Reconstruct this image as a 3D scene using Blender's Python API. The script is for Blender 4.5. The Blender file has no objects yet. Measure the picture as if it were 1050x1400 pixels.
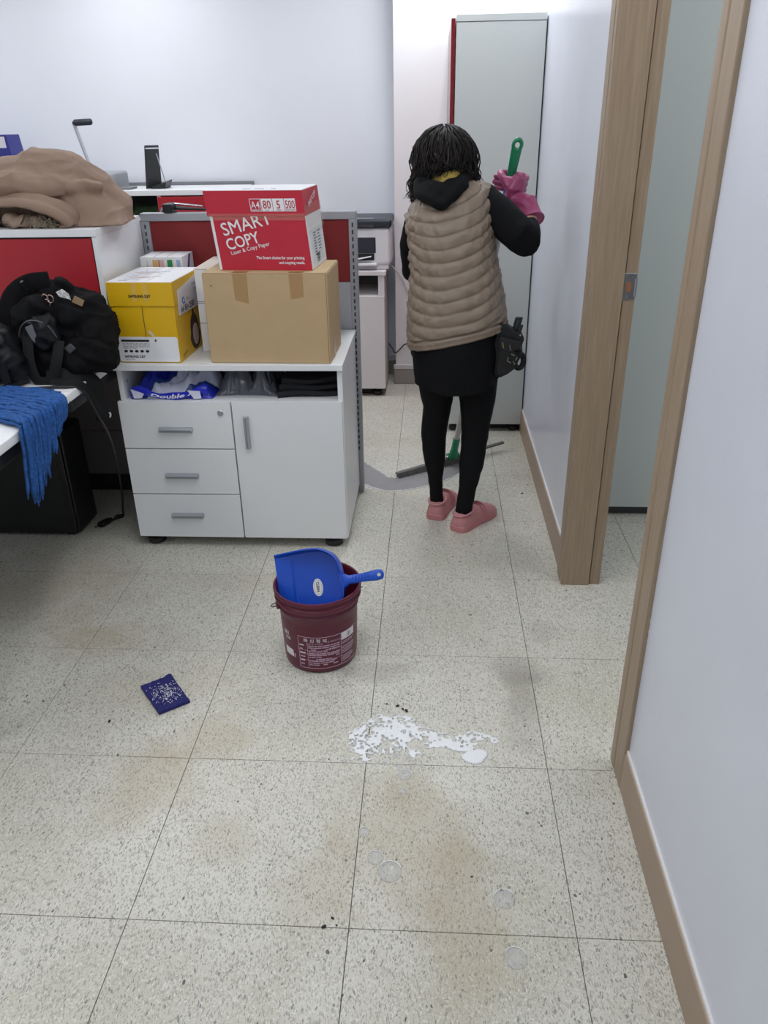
import bpy, bmesh, math, random
import numpy as np
from mathutils import Vector, Matrix, noise
random.seed(7)
SC = bpy.context.scene
COL = SC.collection

# ------------------------------------------------------------------ camera
cam = bpy.data.cameras.new('camera'); co = bpy.data.objects.new('camera', cam); COL.objects.link(co)
pitch, roll, yaw = 4.60262523e-01, -1.71649098e-02, 6.40048759e-02
fw = Vector((-math.sin(yaw)*math.cos(pitch), math.cos(yaw)*math.cos(pitch), -math.sin(pitch)))
r0 = Vector((math.cos(yaw), math.sin(yaw), 0)); u0 = r0.cross(fw)
rt = r0*math.cos(roll) + u0*math.sin(roll); up = rt.cross(fw)
mw = Matrix((( rt.x, up.x, -fw.x, 0.6004), (rt.y, up.y, -fw.y, -1.0246), (rt.z, up.z, -fw.z, 1.43698), (0, 0, 0, 1)))
co.matrix_world = mw
cam.sensor_fit = 'VERTICAL'; cam.sensor_height = 36; cam.lens = 1071.43*36/1400; cam.clip_start = .02
SC.camera = co

# ------------------------------------------------------------------ light and exposure
SC.view_settings.view_transform = 'Standard'; SC.view_settings.look = 'None'
SC.view_settings.exposure = 0.0; SC.view_settings.gamma = 1; SC.view_settings.use_curve_mapping = False
wd = bpy.data.worlds.new('world'); SC.world = wd; wd.use_nodes = True
wd.node_tree.nodes['Background'].inputs[0].default_value = (.8, .86, 1, 1)
wd.node_tree.nodes['Background'].inputs[1].default_value = .25
CEIL = 2.5
LIGHTS = [  # x, y, length x, length y, watts
    (.62, 2.9, .3, 1.2, 13), (-1.0, 2.9, .3, 1.2, 12), (-2.4, 2.9, .3, 1.2, 8),
    (.25, .5, .3, 1.2, 10), (-1.5, .5, .3, 1.2, 8), (.0, -1.3, .3, 1.2, 8), (-1.8, -1.3, .3, 1.2, 6),
    (1.75, .7, .3, 1.0, 9.5)]

# ------------------------------------------------------------------ materials
def lin(c):
    c = c/255.0
    return c/12.92 if c <= .04045 else ((c+.055)/1.055)**2.4
def C(r, g, b): return (lin(r), lin(g), lin(b), 1)
MATS = {}
def M(name, rgb, rough=.5, metal=0, var=0, vscale=8, bump=0, bscale=200, spec=.5, sheen=0, alpha=1, trans=0, emit=0):
    if name in MATS: return MATS[name]
    m = bpy.data.materials.new(name); m.use_nodes = True; nt = m.node_tree; b = nt.nodes['Principled BSDF']
    col = C(*rgb)
    b.inputs['Base Color'].default_value = col; b.inputs['Roughness'].default_value = rough; b.inputs['Metallic'].default_value = metal
    b.inputs['Specular IOR Level'].default_value = spec
    if sheen: b.inputs['Sheen Weight'].default_value = sheen
    if alpha < 1: b.inputs['Alpha'].default_value = alpha
    if trans: b.inputs['Transmission Weight'].default_value = trans
    if emit: b.inputs['Emission Color'].default_value = col; b.inputs['Emission Strength'].default_value = emit
    tc = nt.nodes.new('ShaderNodeNewGeometry')
    if var:
        n = nt.nodes.new('ShaderNodeTexNoise'); n.inputs['Scale'].default_value = vscale; n.inputs['Detail'].default_value = 5
        nt.links.new(tc.outputs['Position'], n.inputs['Vector'])
        mr = nt.nodes.new('ShaderNodeMapRange'); mr.inputs['From Min'].default_value = .3; mr.inputs['From Max'].default_value = .7
        mr.inputs['To Min'].default_value = 1-var; mr.inputs['To Max'].default_value = 1+var*.4
        nt.links.new(n.outputs['Fac'], mr.inputs['Value'])
        mx = nt.nodes.new('ShaderNodeMix'); mx.data_type = 'RGBA'; mx.blend_type = 'MULTIPLY'; mx.inputs['Factor'].default_value = 1
        mx.inputs['A'].default_value = col; nt.links.new(mr.outputs['Result'], mx.inputs['B'])
        nt.links.new(mx.outputs['Result'], b.inputs['Base Color'])
    if bump:
        n = nt.nodes.new('ShaderNodeTexNoise'); n.inputs['Scale'].default_value = bscale; n.inputs['Detail'].default_value = 3
        nt.links.new(tc.outputs['Position'], n.inputs['Vector'])
        bp = nt.nodes.new('ShaderNodeBump'); bp.inputs['Strength'].default_value = bump; bp.inputs['Distance'].default_value = .002
        nt.links.new(n.outputs['Fac'], bp.inputs['Height']); nt.links.new(bp.outputs['Normal'], b.inputs['Normal'])
    MATS[name] = m; return m

def wood_mat(name, rgb, rgb2):
    m = M(name, rgb, .45); nt = m.node_tree; b = nt.nodes['Principled BSDF']
    g = nt.nodes.new('ShaderNodeNewGeometry'); mp = nt.nodes.new('ShaderNodeMapping'); mp.inputs['Scale'].default_value = (60, 60, 2.2)
    n = nt.nodes.new('ShaderNodeTexNoise'); n.inputs['Scale'].default_value = 3; n.inputs['Detail'].default_value = 6
    r = nt.nodes.new('ShaderNodeValToRGB'); r.color_ramp.elements[0].position = .35; r.color_ramp.elements[1].position = .68
    r.color_ramp.elements[0].color = C(*rgb2); r.color_ramp.elements[1].color = C(*rgb)
    nt.links.new(g.outputs['Position'], mp.inputs['Vector']); nt.links.new(mp.outputs['Vector'], n.inputs['Vector'])
    nt.links.new(n.outputs['Fac'], r.inputs['Fac']); nt.links.new(r.outputs['Color'], b.inputs['Base Color'])
    return m

def tile_mat():
    m = M('speckled vinyl tile', (200, 199, 186), .36); nt = m.node_tree; b = nt.nodes['Principled BSDF']; L = nt.links.new
    b.inputs['Specular IOR Level'].default_value = .4
    def N(t, **k):
        n = nt.nodes.new(t)
        for a, v in k.items():
            if hasattr(n, a): setattr(n, a, v)
            else: n.inputs[a].default_value = v
        return n
    g = N('ShaderNodeNewGeometry'); pos = g.outputs['Position']
    def mixc(fac, a, bb):
        x = nt.nodes.new('ShaderNodeMix'); x.data_type = 'RGBA'
        if isinstance(fac, float): x.inputs['Factor'].default_value = fac
        else: L(fac, x.inputs['Factor'])
        for s, v in (('A', a), ('B', bb)):
            if isinstance(v, tuple): x.inputs[s].default_value = v
            else: L(v, x.inputs[s])
        return x.outputs['Result']
    def mr(v, a, bb, c=0., d=1., smooth=True):
        x = nt.nodes.new('ShaderNodeMapRange'); L(v, x.inputs['Value'])
        if smooth: x.interpolation_type = 'SMOOTHSTEP'
        for s, q in (('From Min', a), ('From Max', bb), ('To Min', c), ('To Max', d)): x.inputs[s].default_value = q
        return x.outputs['Result']
    def math_(op, a, bb):
        x = N('ShaderNodeMath', operation=op)
        for i, v in enumerate((a, bb)):
            if isinstance(v, (int, float)): x.inputs[i].default_value = v
            else: L(v, x.inputs[i])
        return x.outputs[0]
    # low-frequency tone
    n1 = N('ShaderNodeTexNoise', Scale=2.1, Detail=5., Roughness=.6); L(pos, n1.inputs['Vector'])
    n2 = N('ShaderNodeTexNoise', Scale=7., Detail=4.); L(pos, n2.inputs['Vector'])
    base = mixc(mr(n1.outputs['Fac'], .38, .68), C(212, 210, 199), C(198, 194, 178))
    base = mixc(mr(n2.outputs['Fac'], .55, .75, 0, .35), base, C(214, 214, 207))
    # chips: stretched voronoi cells
    def chips(scale, rot, keep, rad, col, base, stretch=.42):
        mp = N('ShaderNodeMapping'); mp.inputs['Rotation'].default_value = (0, 0, rot); mp.inputs['Scale'].default_value = (1, stretch, 1)
        dn = N('ShaderNodeTexNoise', Scale=55., Detail=2.); L(pos, dn.inputs['Vector'])
        ad = N('ShaderNodeVectorMath', operation='MULTIPLY_ADD'); L(dn.outputs['Color'], ad.inputs[0]); ad.inputs[1].default_value = (.012, .012, 0); L(pos, ad.inputs[2])
        L(ad.outputs[0], mp.inputs['Vector'])
        v = N('ShaderNodeTexVoronoi', Scale=scale); v.voronoi_dimensions = '2D'; L(mp.outputs['Vector'], v.inputs['Vector'])
        sp = N('ShaderNodeSeparateColor'); L(v.outputs['Color'], sp.inputs[0])
        k = math_('LESS_THAN', sp.outputs[0], keep)
        szz = math_('MULTIPLY', math_('ADD', sp.outputs[1], .35), rad)
        d = math_('LESS_THAN', v.outputs['Distance'], szz)
        return mixc(math_('MULTIPLY', math_('MULTIPLY', k, d), .85), base, col)
    base = chips(250, .35, .40, .38, C(220, 219, 211), base, .6)
    base = chips(300, -.2, .45, .40, C(176, 172, 156), base)
    base = chips(262, .15, .32, .38, C(162, 160, 152), base)
    base = chips(232, .5, .12, .33, C(124, 124, 119), base)
    base = chips(60, 1.2, .02, .14, C(45, 45, 45), base, .7)
    n3 = N('ShaderNodeTexNoise', Scale=420., Detail=2.); L(pos, n3.inputs['Vector'])
    base = mixc(mr(n3.outputs['Fac'], .52, .72, 0, .42), base, C(150, 147, 136)); base = mixc(mr(n3.outputs['Fac'], .46, .30, 0, .35), base, C(228, 227, 220))
    # worn and dirty places (x, y, rx, ry, strength, warm)
    st = [(.845, .83, .09, .07, .55, 0), (.855, .69, .055, .16, .55, 0), (.955, 1.05, .05, .06, .3, 0), (-.09, .37, .13, .14, .5, 1), (.03, .52, .12, .08, .45, 1),
          (.56, .22, .17, .2, .42, 1), (.68, .02, .12, .2, .42, 1), (-.05, 1.32, .2, .07, .3, 1), (-.43, .95, .2, .1, .5, 1), (-.75, 1.25, .3, .25, .35, 1),
          (.38, .1, .1, .12, .3, 1), (-.2, .72, .2, .1, .25, 1), (.45, .82, .14, .05, .45, 0), (.14, .19, .07, .07, .3, 1), (.9, 1.5, .1, .2, .25, 0)]
    for x, y, rx, ry, s, w in st:
        v = N('ShaderNodeVectorMath', operation='SUBTRACT'); L(pos, v.inputs[0]); v.inputs[1].default_value = (x, y, 0)
        v2 = N('ShaderNodeVectorMath', operation='MULTIPLY'); L(v.outputs[0], v2.inputs[0]); v2.inputs[1].default_value = (1/rx, 1/ry, 0)
        ln = N('ShaderNodeVectorMath', operation='LENGTH'); L(v2.outputs[0], ln.inputs[0])
        wob = math_('ADD', ln.outputs['Value'], mr(n2.outputs['Fac'], .3, .7, -.45, .45, False))
        base = mixc(mr(wob, .35, 1.35, s*.75, 0.), base, C(164, 148, 116) if w else C(140, 136, 126))
    L(base, b.inputs['Base Color'])
    L(mr(n1.outputs['Fac'], .35, .7, .30, .46, False), b.inputs['Roughness'])
    return m

white = M('white laminate', (226, 228, 230), .35)
white2 = M('white laminate warm', (228, 224, 224), .4)
wallp = M('white wall paint', (224, 227, 234), .6, var=.02, vscale=3)
wallg = M('glossy white wall panel', (214, 218, 229), .27, var=.03, vscale=4, bump=.04, bscale=6)
wood = wood_mat('brown wood laminate', (162, 143, 121), (148, 129, 108))
woodb = M('brown vinyl baseboard', (160, 139, 120), .45, var=.06)
tile = tile_mat()
joint = M('dark floor joint', (92, 90, 82), .8)
dark = M('black plastic', (22, 23, 25), .4)
charcoal = M('charcoal panel', (116, 109, 107), .7)
steel = M('brushed aluminium', (178, 180, 184), .35, 1)
steelp = M('silver painted metal', (165, 168, 174), .4, .3)
chrome = M('chrome', (210, 212, 216), .12, 1)
red = M('red laminate', (164, 26, 38), .45)
redf = M('dark red fabric', (128, 36, 38), .8, bump=.15, bscale=900)
redc = M('red printed carton', (186, 34, 54), .42, var=.05)
yellow = M('yellow printed carton', (216, 172, 16), .42, var=.05)
cardb = M('brown cardboard', (186, 160, 122), .75, var=.05, vscale=14)
cardd = M('cut cardboard edge', (120, 92, 64), .8)
tapeb = M('brown packing tape', (166, 132, 90), .3)
tapec = M('clear packing tape', (228, 215, 190), .15, alpha=.13)
paper = M('white printed paper', (226, 227, 230), .5)
ink = M('black ink', (32, 32, 34), .6)
inkg = M('grey ink', (120, 120, 126), .6)
inkr = M('red ink', (178, 34, 52), .5)
inkb = M('blue ink', (30, 112, 190), .5)

# ------------------------------------------------------------------ builders
W = {}          # world location of every object made here
class G:
    def __init__(s): s.V = []; s.F = []; s.I = []
    def add(s, vs, fs, mi=0):
        k = len(s.V); s.V += [tuple(v) for v in vs]; s.F += [tuple(i+k for i in f) for f in fs]; s.I += [mi]*len(fs); return s
    def box(s, x0, x1, y0, y1, z0, z1, mi=0, m=None):
        vs = [Vector((x, y, z)) for z in (z0, z1) for y in (y0, y1) for x in (x0, x1)]
        if m: vs = [m @ v for v in vs]
        return s.add(vs, [(0, 2, 3, 1), (4, 5, 7, 6), (0, 1, 5, 4), (2, 6, 7, 3), (0, 4, 6, 2), (1, 3, 7, 5)], mi)
    def loft(s, rings, cap=True, close=True, mi=0):
        n = len(rings[0]); vs = [p for r in rings for p in r]; fs = []
        for i in range(len(rings)-1):
            for j in range(n if close else n-1):
                a, b = i*n+j, i*n+(j+1) % n; fs.append((a, b, b+n, a+n))
        if cap and close: fs.append(tuple(range(n-1, -1, -1))); fs.append(tuple((len(rings)-1)*n+j for j in range(n)))
        return s.add(vs, fs, mi)
    def tube(s, pts, r, n=8, cap=True, mi=0, ref=None):
        """r: number or list; an entry may be (a, b): half sizes across and along ref"""
        P = [Vector(p) for p in pts]; m = len(P); R = r if isinstance(r, list) else [r]*m
        nrm = None; rings = []
        for i in range(m):
            t = (P[min(i+1, m-1)]-P[max(i-1, 0)]).normalized()
            if nrm is None or ref is not None:
                q = Vector(ref) if ref is not None else (Vector((0, 0, 1)) if abs(t.z) < .9 else Vector((1, 0, 0)))
                nrm = (q - t*q.dot(t)).normalized()
            else: nrm = (nrm - t*nrm.dot(t)).normalized()
            b = t.cross(nrm); a = R[i] if isinstance(R[i], tuple) else (R[i], R[i])
            rings.append([P[i] + b*(a[0]*math.cos(2*math.pi*k/n)) + nrm*(a[1]*math.sin(2*math.pi*k/n)) for k in range(n)])
        return s.loft(rings, cap, True, mi)
    def lathe(s, prof, c, n=32, mi=0, cap=False):
        rings = [[(c[0]+r*math.cos(2*math.pi*k/n), c[1]+r*math.sin(2*math.pi*k/n), z) for k in range(n)] for r, z in prof]
        return s.loft(rings, cap, True, mi)
    def ell(s, c, r, rot=None, n=16, mi=0):
        c = Vector(c); rings = []
        for i in range(1, n//2):
            a = math.pi*i/(n//2)
            ring = [Vector((r[0]*math.sin(a)*math.cos(2*math.pi*k/n), r[1]*math.sin(a)*math.sin(2*math.pi*k/n), -r[2]*math.cos(a))) for k in range(n)]
            rings.append([c + (rot @ p if rot else p) for p in ring])
        return s.loft(rings, True, True, mi)
    def prism(s, poly, f0, f1, mi=0):
        return s.loft([[f0(a, b) for a, b in poly], [f1(a, b) for a, b in poly]], True, True, mi)
    def mesh(s, name):
        me = bpy.data.meshes.new(name); me.from_pydata(s.V, [], s.F)
        if any(s.I): me.polygons.foreach_set('material_index', s.I)
        bm = bmesh.new(); bm.from_mesh(me); bmesh.ops.recalc_face_normals(bm, faces=bm.faces); bm.to_mesh(me); bm.free()
        return me
def link(name, me, mats, parent=None, smooth=None, bevel=0, seg=2, label=None, stuff=False, keep=False):
    """link a mesh given in world space as one object whose origin sits at its centre"""
    if not isinstance(mats, (list, tuple)): mats = [mats]
    if not me.materials:
        for m in mats: me.materials.append(m)
    n = len(me.vertices); a = np.empty(n*3, 'f'); me.vertices.foreach_get('co', a); a = a.reshape(-1, 3)
    c = (a.min(0)+a.max(0))/2
    if parent is None: c[2] = a[:, 2].min()
    me.vertices.foreach_set('co', (a-c).ravel()); me.update()
    o = bpy.data.objects.new(name, me); COL.objects.link(o); wc = Vector([float(x) for x in c]); W[o.name] = wc
    o.location = wc
    if parent is not None: o.parent = parent; o.location = wc - W[parent.name]
    if smooth is not None:
        me.shade_smooth()
        if smooth < 180: me.set_sharp_from_angle(angle=math.radians(smooth))
    if bevel:
        b = o.modifiers.new('bevel', 'BEVEL'); b.width = bevel; b.segments = seg; b.limit_method = 'ANGLE'; b.angle_limit = math.radians(40)
        me.shade_smooth(); me.set_sharp_from_angle(angle=math.radians(89)) if False else None
        w = o.modifiers.new('wn', 'WEIGHTED_NORMAL'); w.keep_sharp = True
    if label: o['label'] = label
    if stuff: o['kind'] = 'stuff'
    return o
def obj(name, g, mats, parent=None, **k): return link(name, g.mesh(name), mats, parent, **k)
def tag(o, label, cat, group=None):
    o['label'] = label; o['category'] = cat
    if group: o['group'] = group
    return o
def thing(name, label, cat, loc, group=None):
    o = bpy.data.objects.new(name, None); COL.objects.link(o); o.location = loc; o.empty_display_size = .05
    W[o.name] = Vector(loc); return tag(o, label, cat, group)
def struct(name, g, mats, parent=None, **k):
    o = obj(name, g, mats, parent, **k); o['kind'] = 'structure'; return o
def B(x0, x1, y0, y1, z0, z1): return G().box(x0, x1, y0, y1, z0, z1)
def fuse(g, voxel, it=6, disp=None, keep=None, dec=0):
    """melt overlapping solids into one smooth continuous skin"""
    me = g.mesh('t'); o = bpy.data.objects.new('t', me); COL.objects.link(o)
    m = o.modifiers.new('r', 'REMESH'); m.mode = 'VOXEL'; m.voxel_size = voxel
    if it: s = o.modifiers.new('s', 'SMOOTH'); s.iterations = it; s.factor = .5
    if dec: d = o.modifiers.new('d', 'DECIMATE'); d.ratio = dec
    dg = bpy.context.evaluated_depsgraph_get(); dg.update()
    r = bpy.data.meshes.new_from_object(o.evaluated_get(dg)); r.materials.clear()
    bpy.data.objects.remove(o); bpy.data.meshes.remove(me)
    if disp:
        cs = [v.co.copy() for v in r.vertices]; ns = [v.normal.copy() for v in r.vertices]
        for v, c, n in zip(r.vertices, cs, ns): v.co = c + n*disp(c, n)
        r.update()
    return r
def text(s, size, mat, parent, o, xd, yd, bold=0, align='LEFT', fn=None, name='lettering', sx=1, shear=0):
    cu = bpy.data.curves.new('t', 'FONT'); cu.body = s; cu.size = 1; cu.offset = 0 if 'M' in s else bold/size; cu.align_x = align; cu.shear = shear; cu.resolution_u = 3
    to = bpy.data.objects.new('t', cu); COL.objects.link(to)
    dg = bpy.context.evaluated_depsgraph_get(); dg.update()
    me = bpy.data.meshes.new_from_object(to.evaluated_get(dg)); me.materials.clear(); bpy.data.objects.remove(to)
    bm = bmesh.new(); bm.from_mesh(me); bmesh.ops.remove_doubles(bm, verts=bm.verts, dist=1e-4); bmesh.ops.triangulate(bm, faces=bm.faces); bmesh.ops.recalc_face_normals(bm, faces=bm.faces); 
    if 'M' in s and bold:   # thicken by small shifts: the curve offset breaks this letter
        src = bm.faces[:]; q = bold/size
        for k_, (dx, dy) in enumerate(((q, 0), (-q, 0), (0, q), (0, -q))):
            r = bmesh.ops.duplicate(bm, geom=src); bmesh.ops.translate(bm, verts=[v for v in r['geom'] if isinstance(v, bmesh.types.BMVert)], vec=(dx, dy, .003*(k_+1)))
    bm.to_mesh(me); bm.free(); me.shade_flat()
    me.transform(Matrix.Scale(size, 4))
    o = Vector(o); xd = Vector(xd).normalized(); yd = Vector(yd).normalized()
    for v in me.vertices: v.co = fn(v.co.x*sx, v.co.y) if fn else o + xd*(v.co.x*sx) + yd*v.co.y + xd.cross(yd)*v.co.z
    return link(name, me, mat, parent)
def quad(o, xd, yd, x0, x1, y0, y1, g=None):
    """thin printed patch lying on a face"""
    g = g or G(); o = Vector(o); xd = Vector(xd).normalized(); yd = Vector(yd).normalized(); n = xd.cross(yd)
    P = [o+xd*a+yd*b for a, b in ((x0, y0), (x1, y0), (x1, y1), (x0, y1))]
    g.add(P + [p - n*.0006 for p in P], [(0, 1, 2, 3), (7, 6, 5, 4), (0, 4, 5, 1), (1, 5, 6, 2), (2, 6, 7, 3), (3, 7, 4, 0)])
    return g
def rrect(w, h, r, n=5):
    pts = []
    for cx, cy, a0 in ((w/2-r, h/2-r, 0), (-w/2+r, h/2-r, 90), (-w/2+r, -h/2+r, 180), (w/2-r, -h/2+r, 270)):
        for k in range(n): a = math.radians(a0+90*k/(n-1)); pts.append((cx+r*math.cos(a), cy+r*math.sin(a)))
    return pts
def spline(pts, n):
    P = [Vector(p) for p in pts]; P = [P[0]*2-P[1]]+P+[P[-1]*2-P[-2]]; out = []
    for i in range(1, len(P)-2):
        for k in range(n):
            t = k/n; a, b, c, d = P[i-1:i+3]
            out.append(.5*((2*b)+(c-a)*t+(2*a-5*b+4*c-d)*t*t+(3*b-a-3*c+d)*t**3))
    out.append(P[-2]); return out
def lerp(a, b, t): return a+(b-a)*t

# ------------------------------------------------------------------ room shell
XR, YC, YB = 1.072, 3.65, 3.86
floor = struct('floor', B(-3.3, 2.75, -2.4, 4.0, -.08, -.004), joint)
T = .45; gp = .0008
tm = {}
for i in range(-7, 6):
    for j in range(-5, 9):
        key = 'tile'
        me = tm.get(key)
        if me is None:
            a, c = T/2-gp, T/2-gp-.0007
            g = G(); g.loft([[(-a, -a, -.004), (a, -a, -.004), (a, a, -.004), (-a, a, -.004)], [(-a, -a, -.0005), (a, -a, -.0005), (a, a, -.0005), (-a, a, -.0005)], [(-c, -c, 0), (c, -c, 0), (c, c, 0), (-c, c, 0)]])
            me = tm[key] = g.mesh('tile'); me.materials.append(tile)
        o = bpy.data.objects.new('tile', me); COL.objects.link(o); o.parent = floor
        o.location = Vector((i*T+T/2, j*T+T/2, 0)) - W[floor.name]
struct('ceiling', B(-3.3, 2.75, -2.4, 4.0, CEIL, CEIL+.08), wallp)
struct('wall_back', B(-3.3, .39, YB, YB+.12, 0, CEIL), wallp)
struct('wall_column', B(.39, 1.19, YC, YB+.12, 0, CEIL), M('wall paint lit tone', (232, 231, 234), .6))  # wall paint made paler and warmer to imitate the light on the column
wr = struct('wall_right', B(XR, XR+.112, 1.345, YC, 0, CEIL), wallg)
wr2 = struct('wall_right', B(XR, XR+.112, -2.4, .44, 0, CEIL), wallg)
struct('wall_right', B(XR, XR+.112, .44, 1.345, 2.08, CEIL), wallg)
struct('wall_left', B(-3.3, -3.2, -2.4, 4.0, 0, CEIL), wallp)
struct('wall_behind', B(-3.3, 2.75, -2.5, -2.4, 0, CEIL), wallp)
struct('wall_neighbour', B(XR+.112, 2.75, 2.35, 2.45, 0, CEIL), wallp)
struct('wall_neighbour_right', B(2.65, 2.75, -2.4, 4.0, 0, CEIL), wallp)
bbw = M('white sealant strip', (226, 224, 222), .5)
def bb(name, y0, y1):
    o = struct(name, B(XR-.009, XR, y0, y1, 0, .112), woodb, bevel=.003)
    obj('sealant_strip', B(XR-.005, XR, y0, y1, .112, .12), bbw, o)
bb('baseboard_right', 1.40, YC-.002); bb('baseboard_right', -2.4, .392)
bbm = M('grey brown column baseboard', (150, 144, 140), .5)
o = struct('baseboard_column', B(.378, .672, YC-.012, YC, 0, .09), bbm, bevel=.003)
obj('sealant_strip', B(.376, .672, YC-.014, YC, .092, .122), M('pale baseboard cap', (206, 204, 206), .4), o, bevel=.004)
o = struct('baseboard_back', B(.33, .39, YB-.012, YB, 0, .085), bbm)
obj('sealant_strip', B(.33, .39, YB-.014, YB, .087, .125), MATS['pale baseboard cap'], o, bevel=.004)
# door opening in the right wall
d = struct('door_1', B(XR-.014, XR+.08, 1.318, 1.345, 0, 2.05), wood, bevel=.0015)
obj('door_casing', B(XR-.016, XR, 1.345, 1.40, 0, 2.08), wood, d, bevel=.002)
obj('door_stop', B(XR+.083, XR+.118, 1.326, 1.36, 0, 2.05), wood, d, bevel=.0015)
obj('door_jamb', B(XR, XR+.118, .425, .462, 0, 2.05), wood, d, bevel=.0015)
obj('door_casing', B(XR-.010, XR+.004, .392, .455, 0, 2.08), wood, d, bevel=.003)
obj('door_casing', B(XR-.012, XR+.01, .455, .492, 0, 2.08), wood, d, bevel=.006)
obj('door_head', B(XR-.014, XR+.118, .462, 1.318, 2.05, 2.08), wood, d, bevel=.0015)
obj('rebate_shade', B(XR+.079, XR+.0845, 1.329, 1.35, 0, 2.05), M('rebate shade brown', (92, 76, 62), .7), d)  # dark strip paints the shadow line in the gap between jamb and stop
sp = obj('strike_plate', B(XR+.080, XR+.116, 1.3235, 1.327, .967, 1.042), steel, d, bevel=.001, label='scratched steel strike plate')
obj('strike_hole', B(XR+.088, XR+.102, 1.3228, 1.3238, .990, 1.017), M('exposed raw wood', (150, 96, 62), .8), sp)
obj('strike_lip', G().tube([(XR+.115, 1.323, .976), (XR+.115, 1.323, 1.027)], .004, 10), steel, sp, smooth=60)
for z in (.973, 1.035): obj('screw', G().tube([(XR+.096, 1.3225, z), (XR+.096, 1.3238, z)], .0035, 10), chrome, sp, smooth=40)
# chipped filler where the casing meets the near wall
g = G()
for k in range(9):
    z = .38+k*.012+random.uniform(-.004, .004); w = random.uniform(.002, .007)
    g.add([(XR-.0004, .393, z), (XR-.0012, .393-w, z+.004), (XR-.0006, .393-w*.7, z+.010), (XR-.0004, .393, z+.013)], [(0, 1, 2, 3)])
obj('chipped_plaster', g, M('raw white plaster', (240, 238, 232), .9), wr2, stuff=True)

# ceiling lamps
for x, y, lx, ly, wt in LIGHTS:
    t = thing('ceiling_light', 'long white ceiling light panel above the office floor', 'ceiling light', (x, y, CEIL-.05), 'ceiling light panels')
    t['label'] = 'long white office ceiling light panel overhead out of the picture'
    obj('housing', G().box(x-lx/2-.03, x+lx/2+.03, y-ly/2-.03, y+ly/2+.03, CEIL-.045, CEIL-.001), white, t, bevel=.004)
    obj('diffuser', G().box(x-lx/2, x+lx/2, y-ly/2, y+ly/2, CEIL-.052, CEIL-.044), M('lit diffuser', (255, 255, 255), .5, emit=3), t)
    la = bpy.data.lights.new('lamp', 'AREA'); la.shape = 'RECTANGLE'; la.size = lx; la.size_y = ly; la.energy = wt; la.color = (.95, .975, 1)
    lo = bpy.data.objects.new('lamp', la); COL.objects.link(lo); lo.parent = t; lo.location = (0, 0, -.006)

# ------------------------------------------------------------------ tall cupboard at the back and cupboard next door
def feet(t, pts, r=.022, h=.04):
    for x, y in pts: obj('foot', G().lathe([(r*.75, 0), (r, .004), (r, h*.55), (r*.6, h*.7), (r*.6, h)], (x, y), 20, cap=True), dark, t, smooth=40)
t = thing('tall_cupboard', 'tall white cupboard with a red door against the far right wall', 'cupboard', (.88, 3.2, 0))
sidem = M('grey white laminate', (206, 211, 208), .42)
obj('side_panel', B(.692, XR-.006, 2.82, 2.84, .04, 1.81), sidem, t, bevel=.001)
obj('side_panel', B(.692, XR-.006, 3.60, 3.62, .04, 1.81), sidem, t, bevel=.001)
obj('top_panel', B(.692, XR-.006, 2.818, 3.62, 1.812, 1.838), sidem, t, bevel=.0015)
obj('bottom_panel', B(.692, XR-.006, 2.84, 3.60, .04, .06), sidem, t)
obj('back_panel', B(XR-.016, XR-.006, 2.84, 3.60, .06, 1.81), sidem, t)
d = obj('door', B(.671, .688, 2.822, 3.218, .05, 1.825), M('glossy red door', (122, 17, 27), .2), t, bevel=.001)
obj('handle', G().tube([(.671, 3.17, .9), (.655, 3.17, .91), (.655, 3.17, 1.03), (.671, 3.17, 1.04)], .005, 8), steel, d, smooth=60)
d = obj('door', B(.671, .688, 3.222, 3.618, .05, 1.825), MATS['glossy red door'], t, bevel=.001)
obj('handle', G().tube([(.671, 3.27, .9), (.655, 3.27, .91), (.655, 3.27, 1.03), (.671, 3.27, 1.04)], .005, 8), steel, d, smooth=60)
feet(t, [(.72, 2.85), (1.03, 2.85), (.72, 3.59), (1.03, 3.59)])
obj('plinth', B(.715, XR-.03, 2.875, 3.58, .0, .04), dark, t)
t = thing('store_cupboard', 'tall grey-white cupboard seen through the doorway in the next room', 'cupboard', (1.6, 2.05, 0))
ng = M('pale green grey laminate', (200, 208, 204), .4)
obj('side_panel', B(1.19, 1.208, 1.874, 2.32, .05, 2.1), ng, t); obj('side_panel', B(2.1, 2.118, 1.874, 2.32, .05, 2.1), ng, t)
obj('top_panel', B(1.19, 2.118, 1.872, 2.32, 2.1, 2.12), ng, t); obj('back_panel', B(1.208, 2.1, 2.305, 2.32, .05, 2.1), ng, t)
for a, b in ((1.192, 1.652), (1.656, 2.116)):
    d = obj('door', B(a, b, 1.855, 1.872, .042, 2.1), ng, t, bevel=.001)
    xx = b-.03 if a < 1.5 else a+.03
    obj('handle', G().tube([(xx, 1.855, .95), (xx, 1.835, .96), (xx, 1.835, 1.06), (xx, 1.855, 1.07)], .005, 8), steel, d, smooth=60)
obj('plinth', B(1.195, 2.11, 1.885, 2.30, 0, .042), M('dark grey plinth', (70, 74, 74), .6), t)
feet(t, [(1.507, 1.868)], .012, .042)

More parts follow.
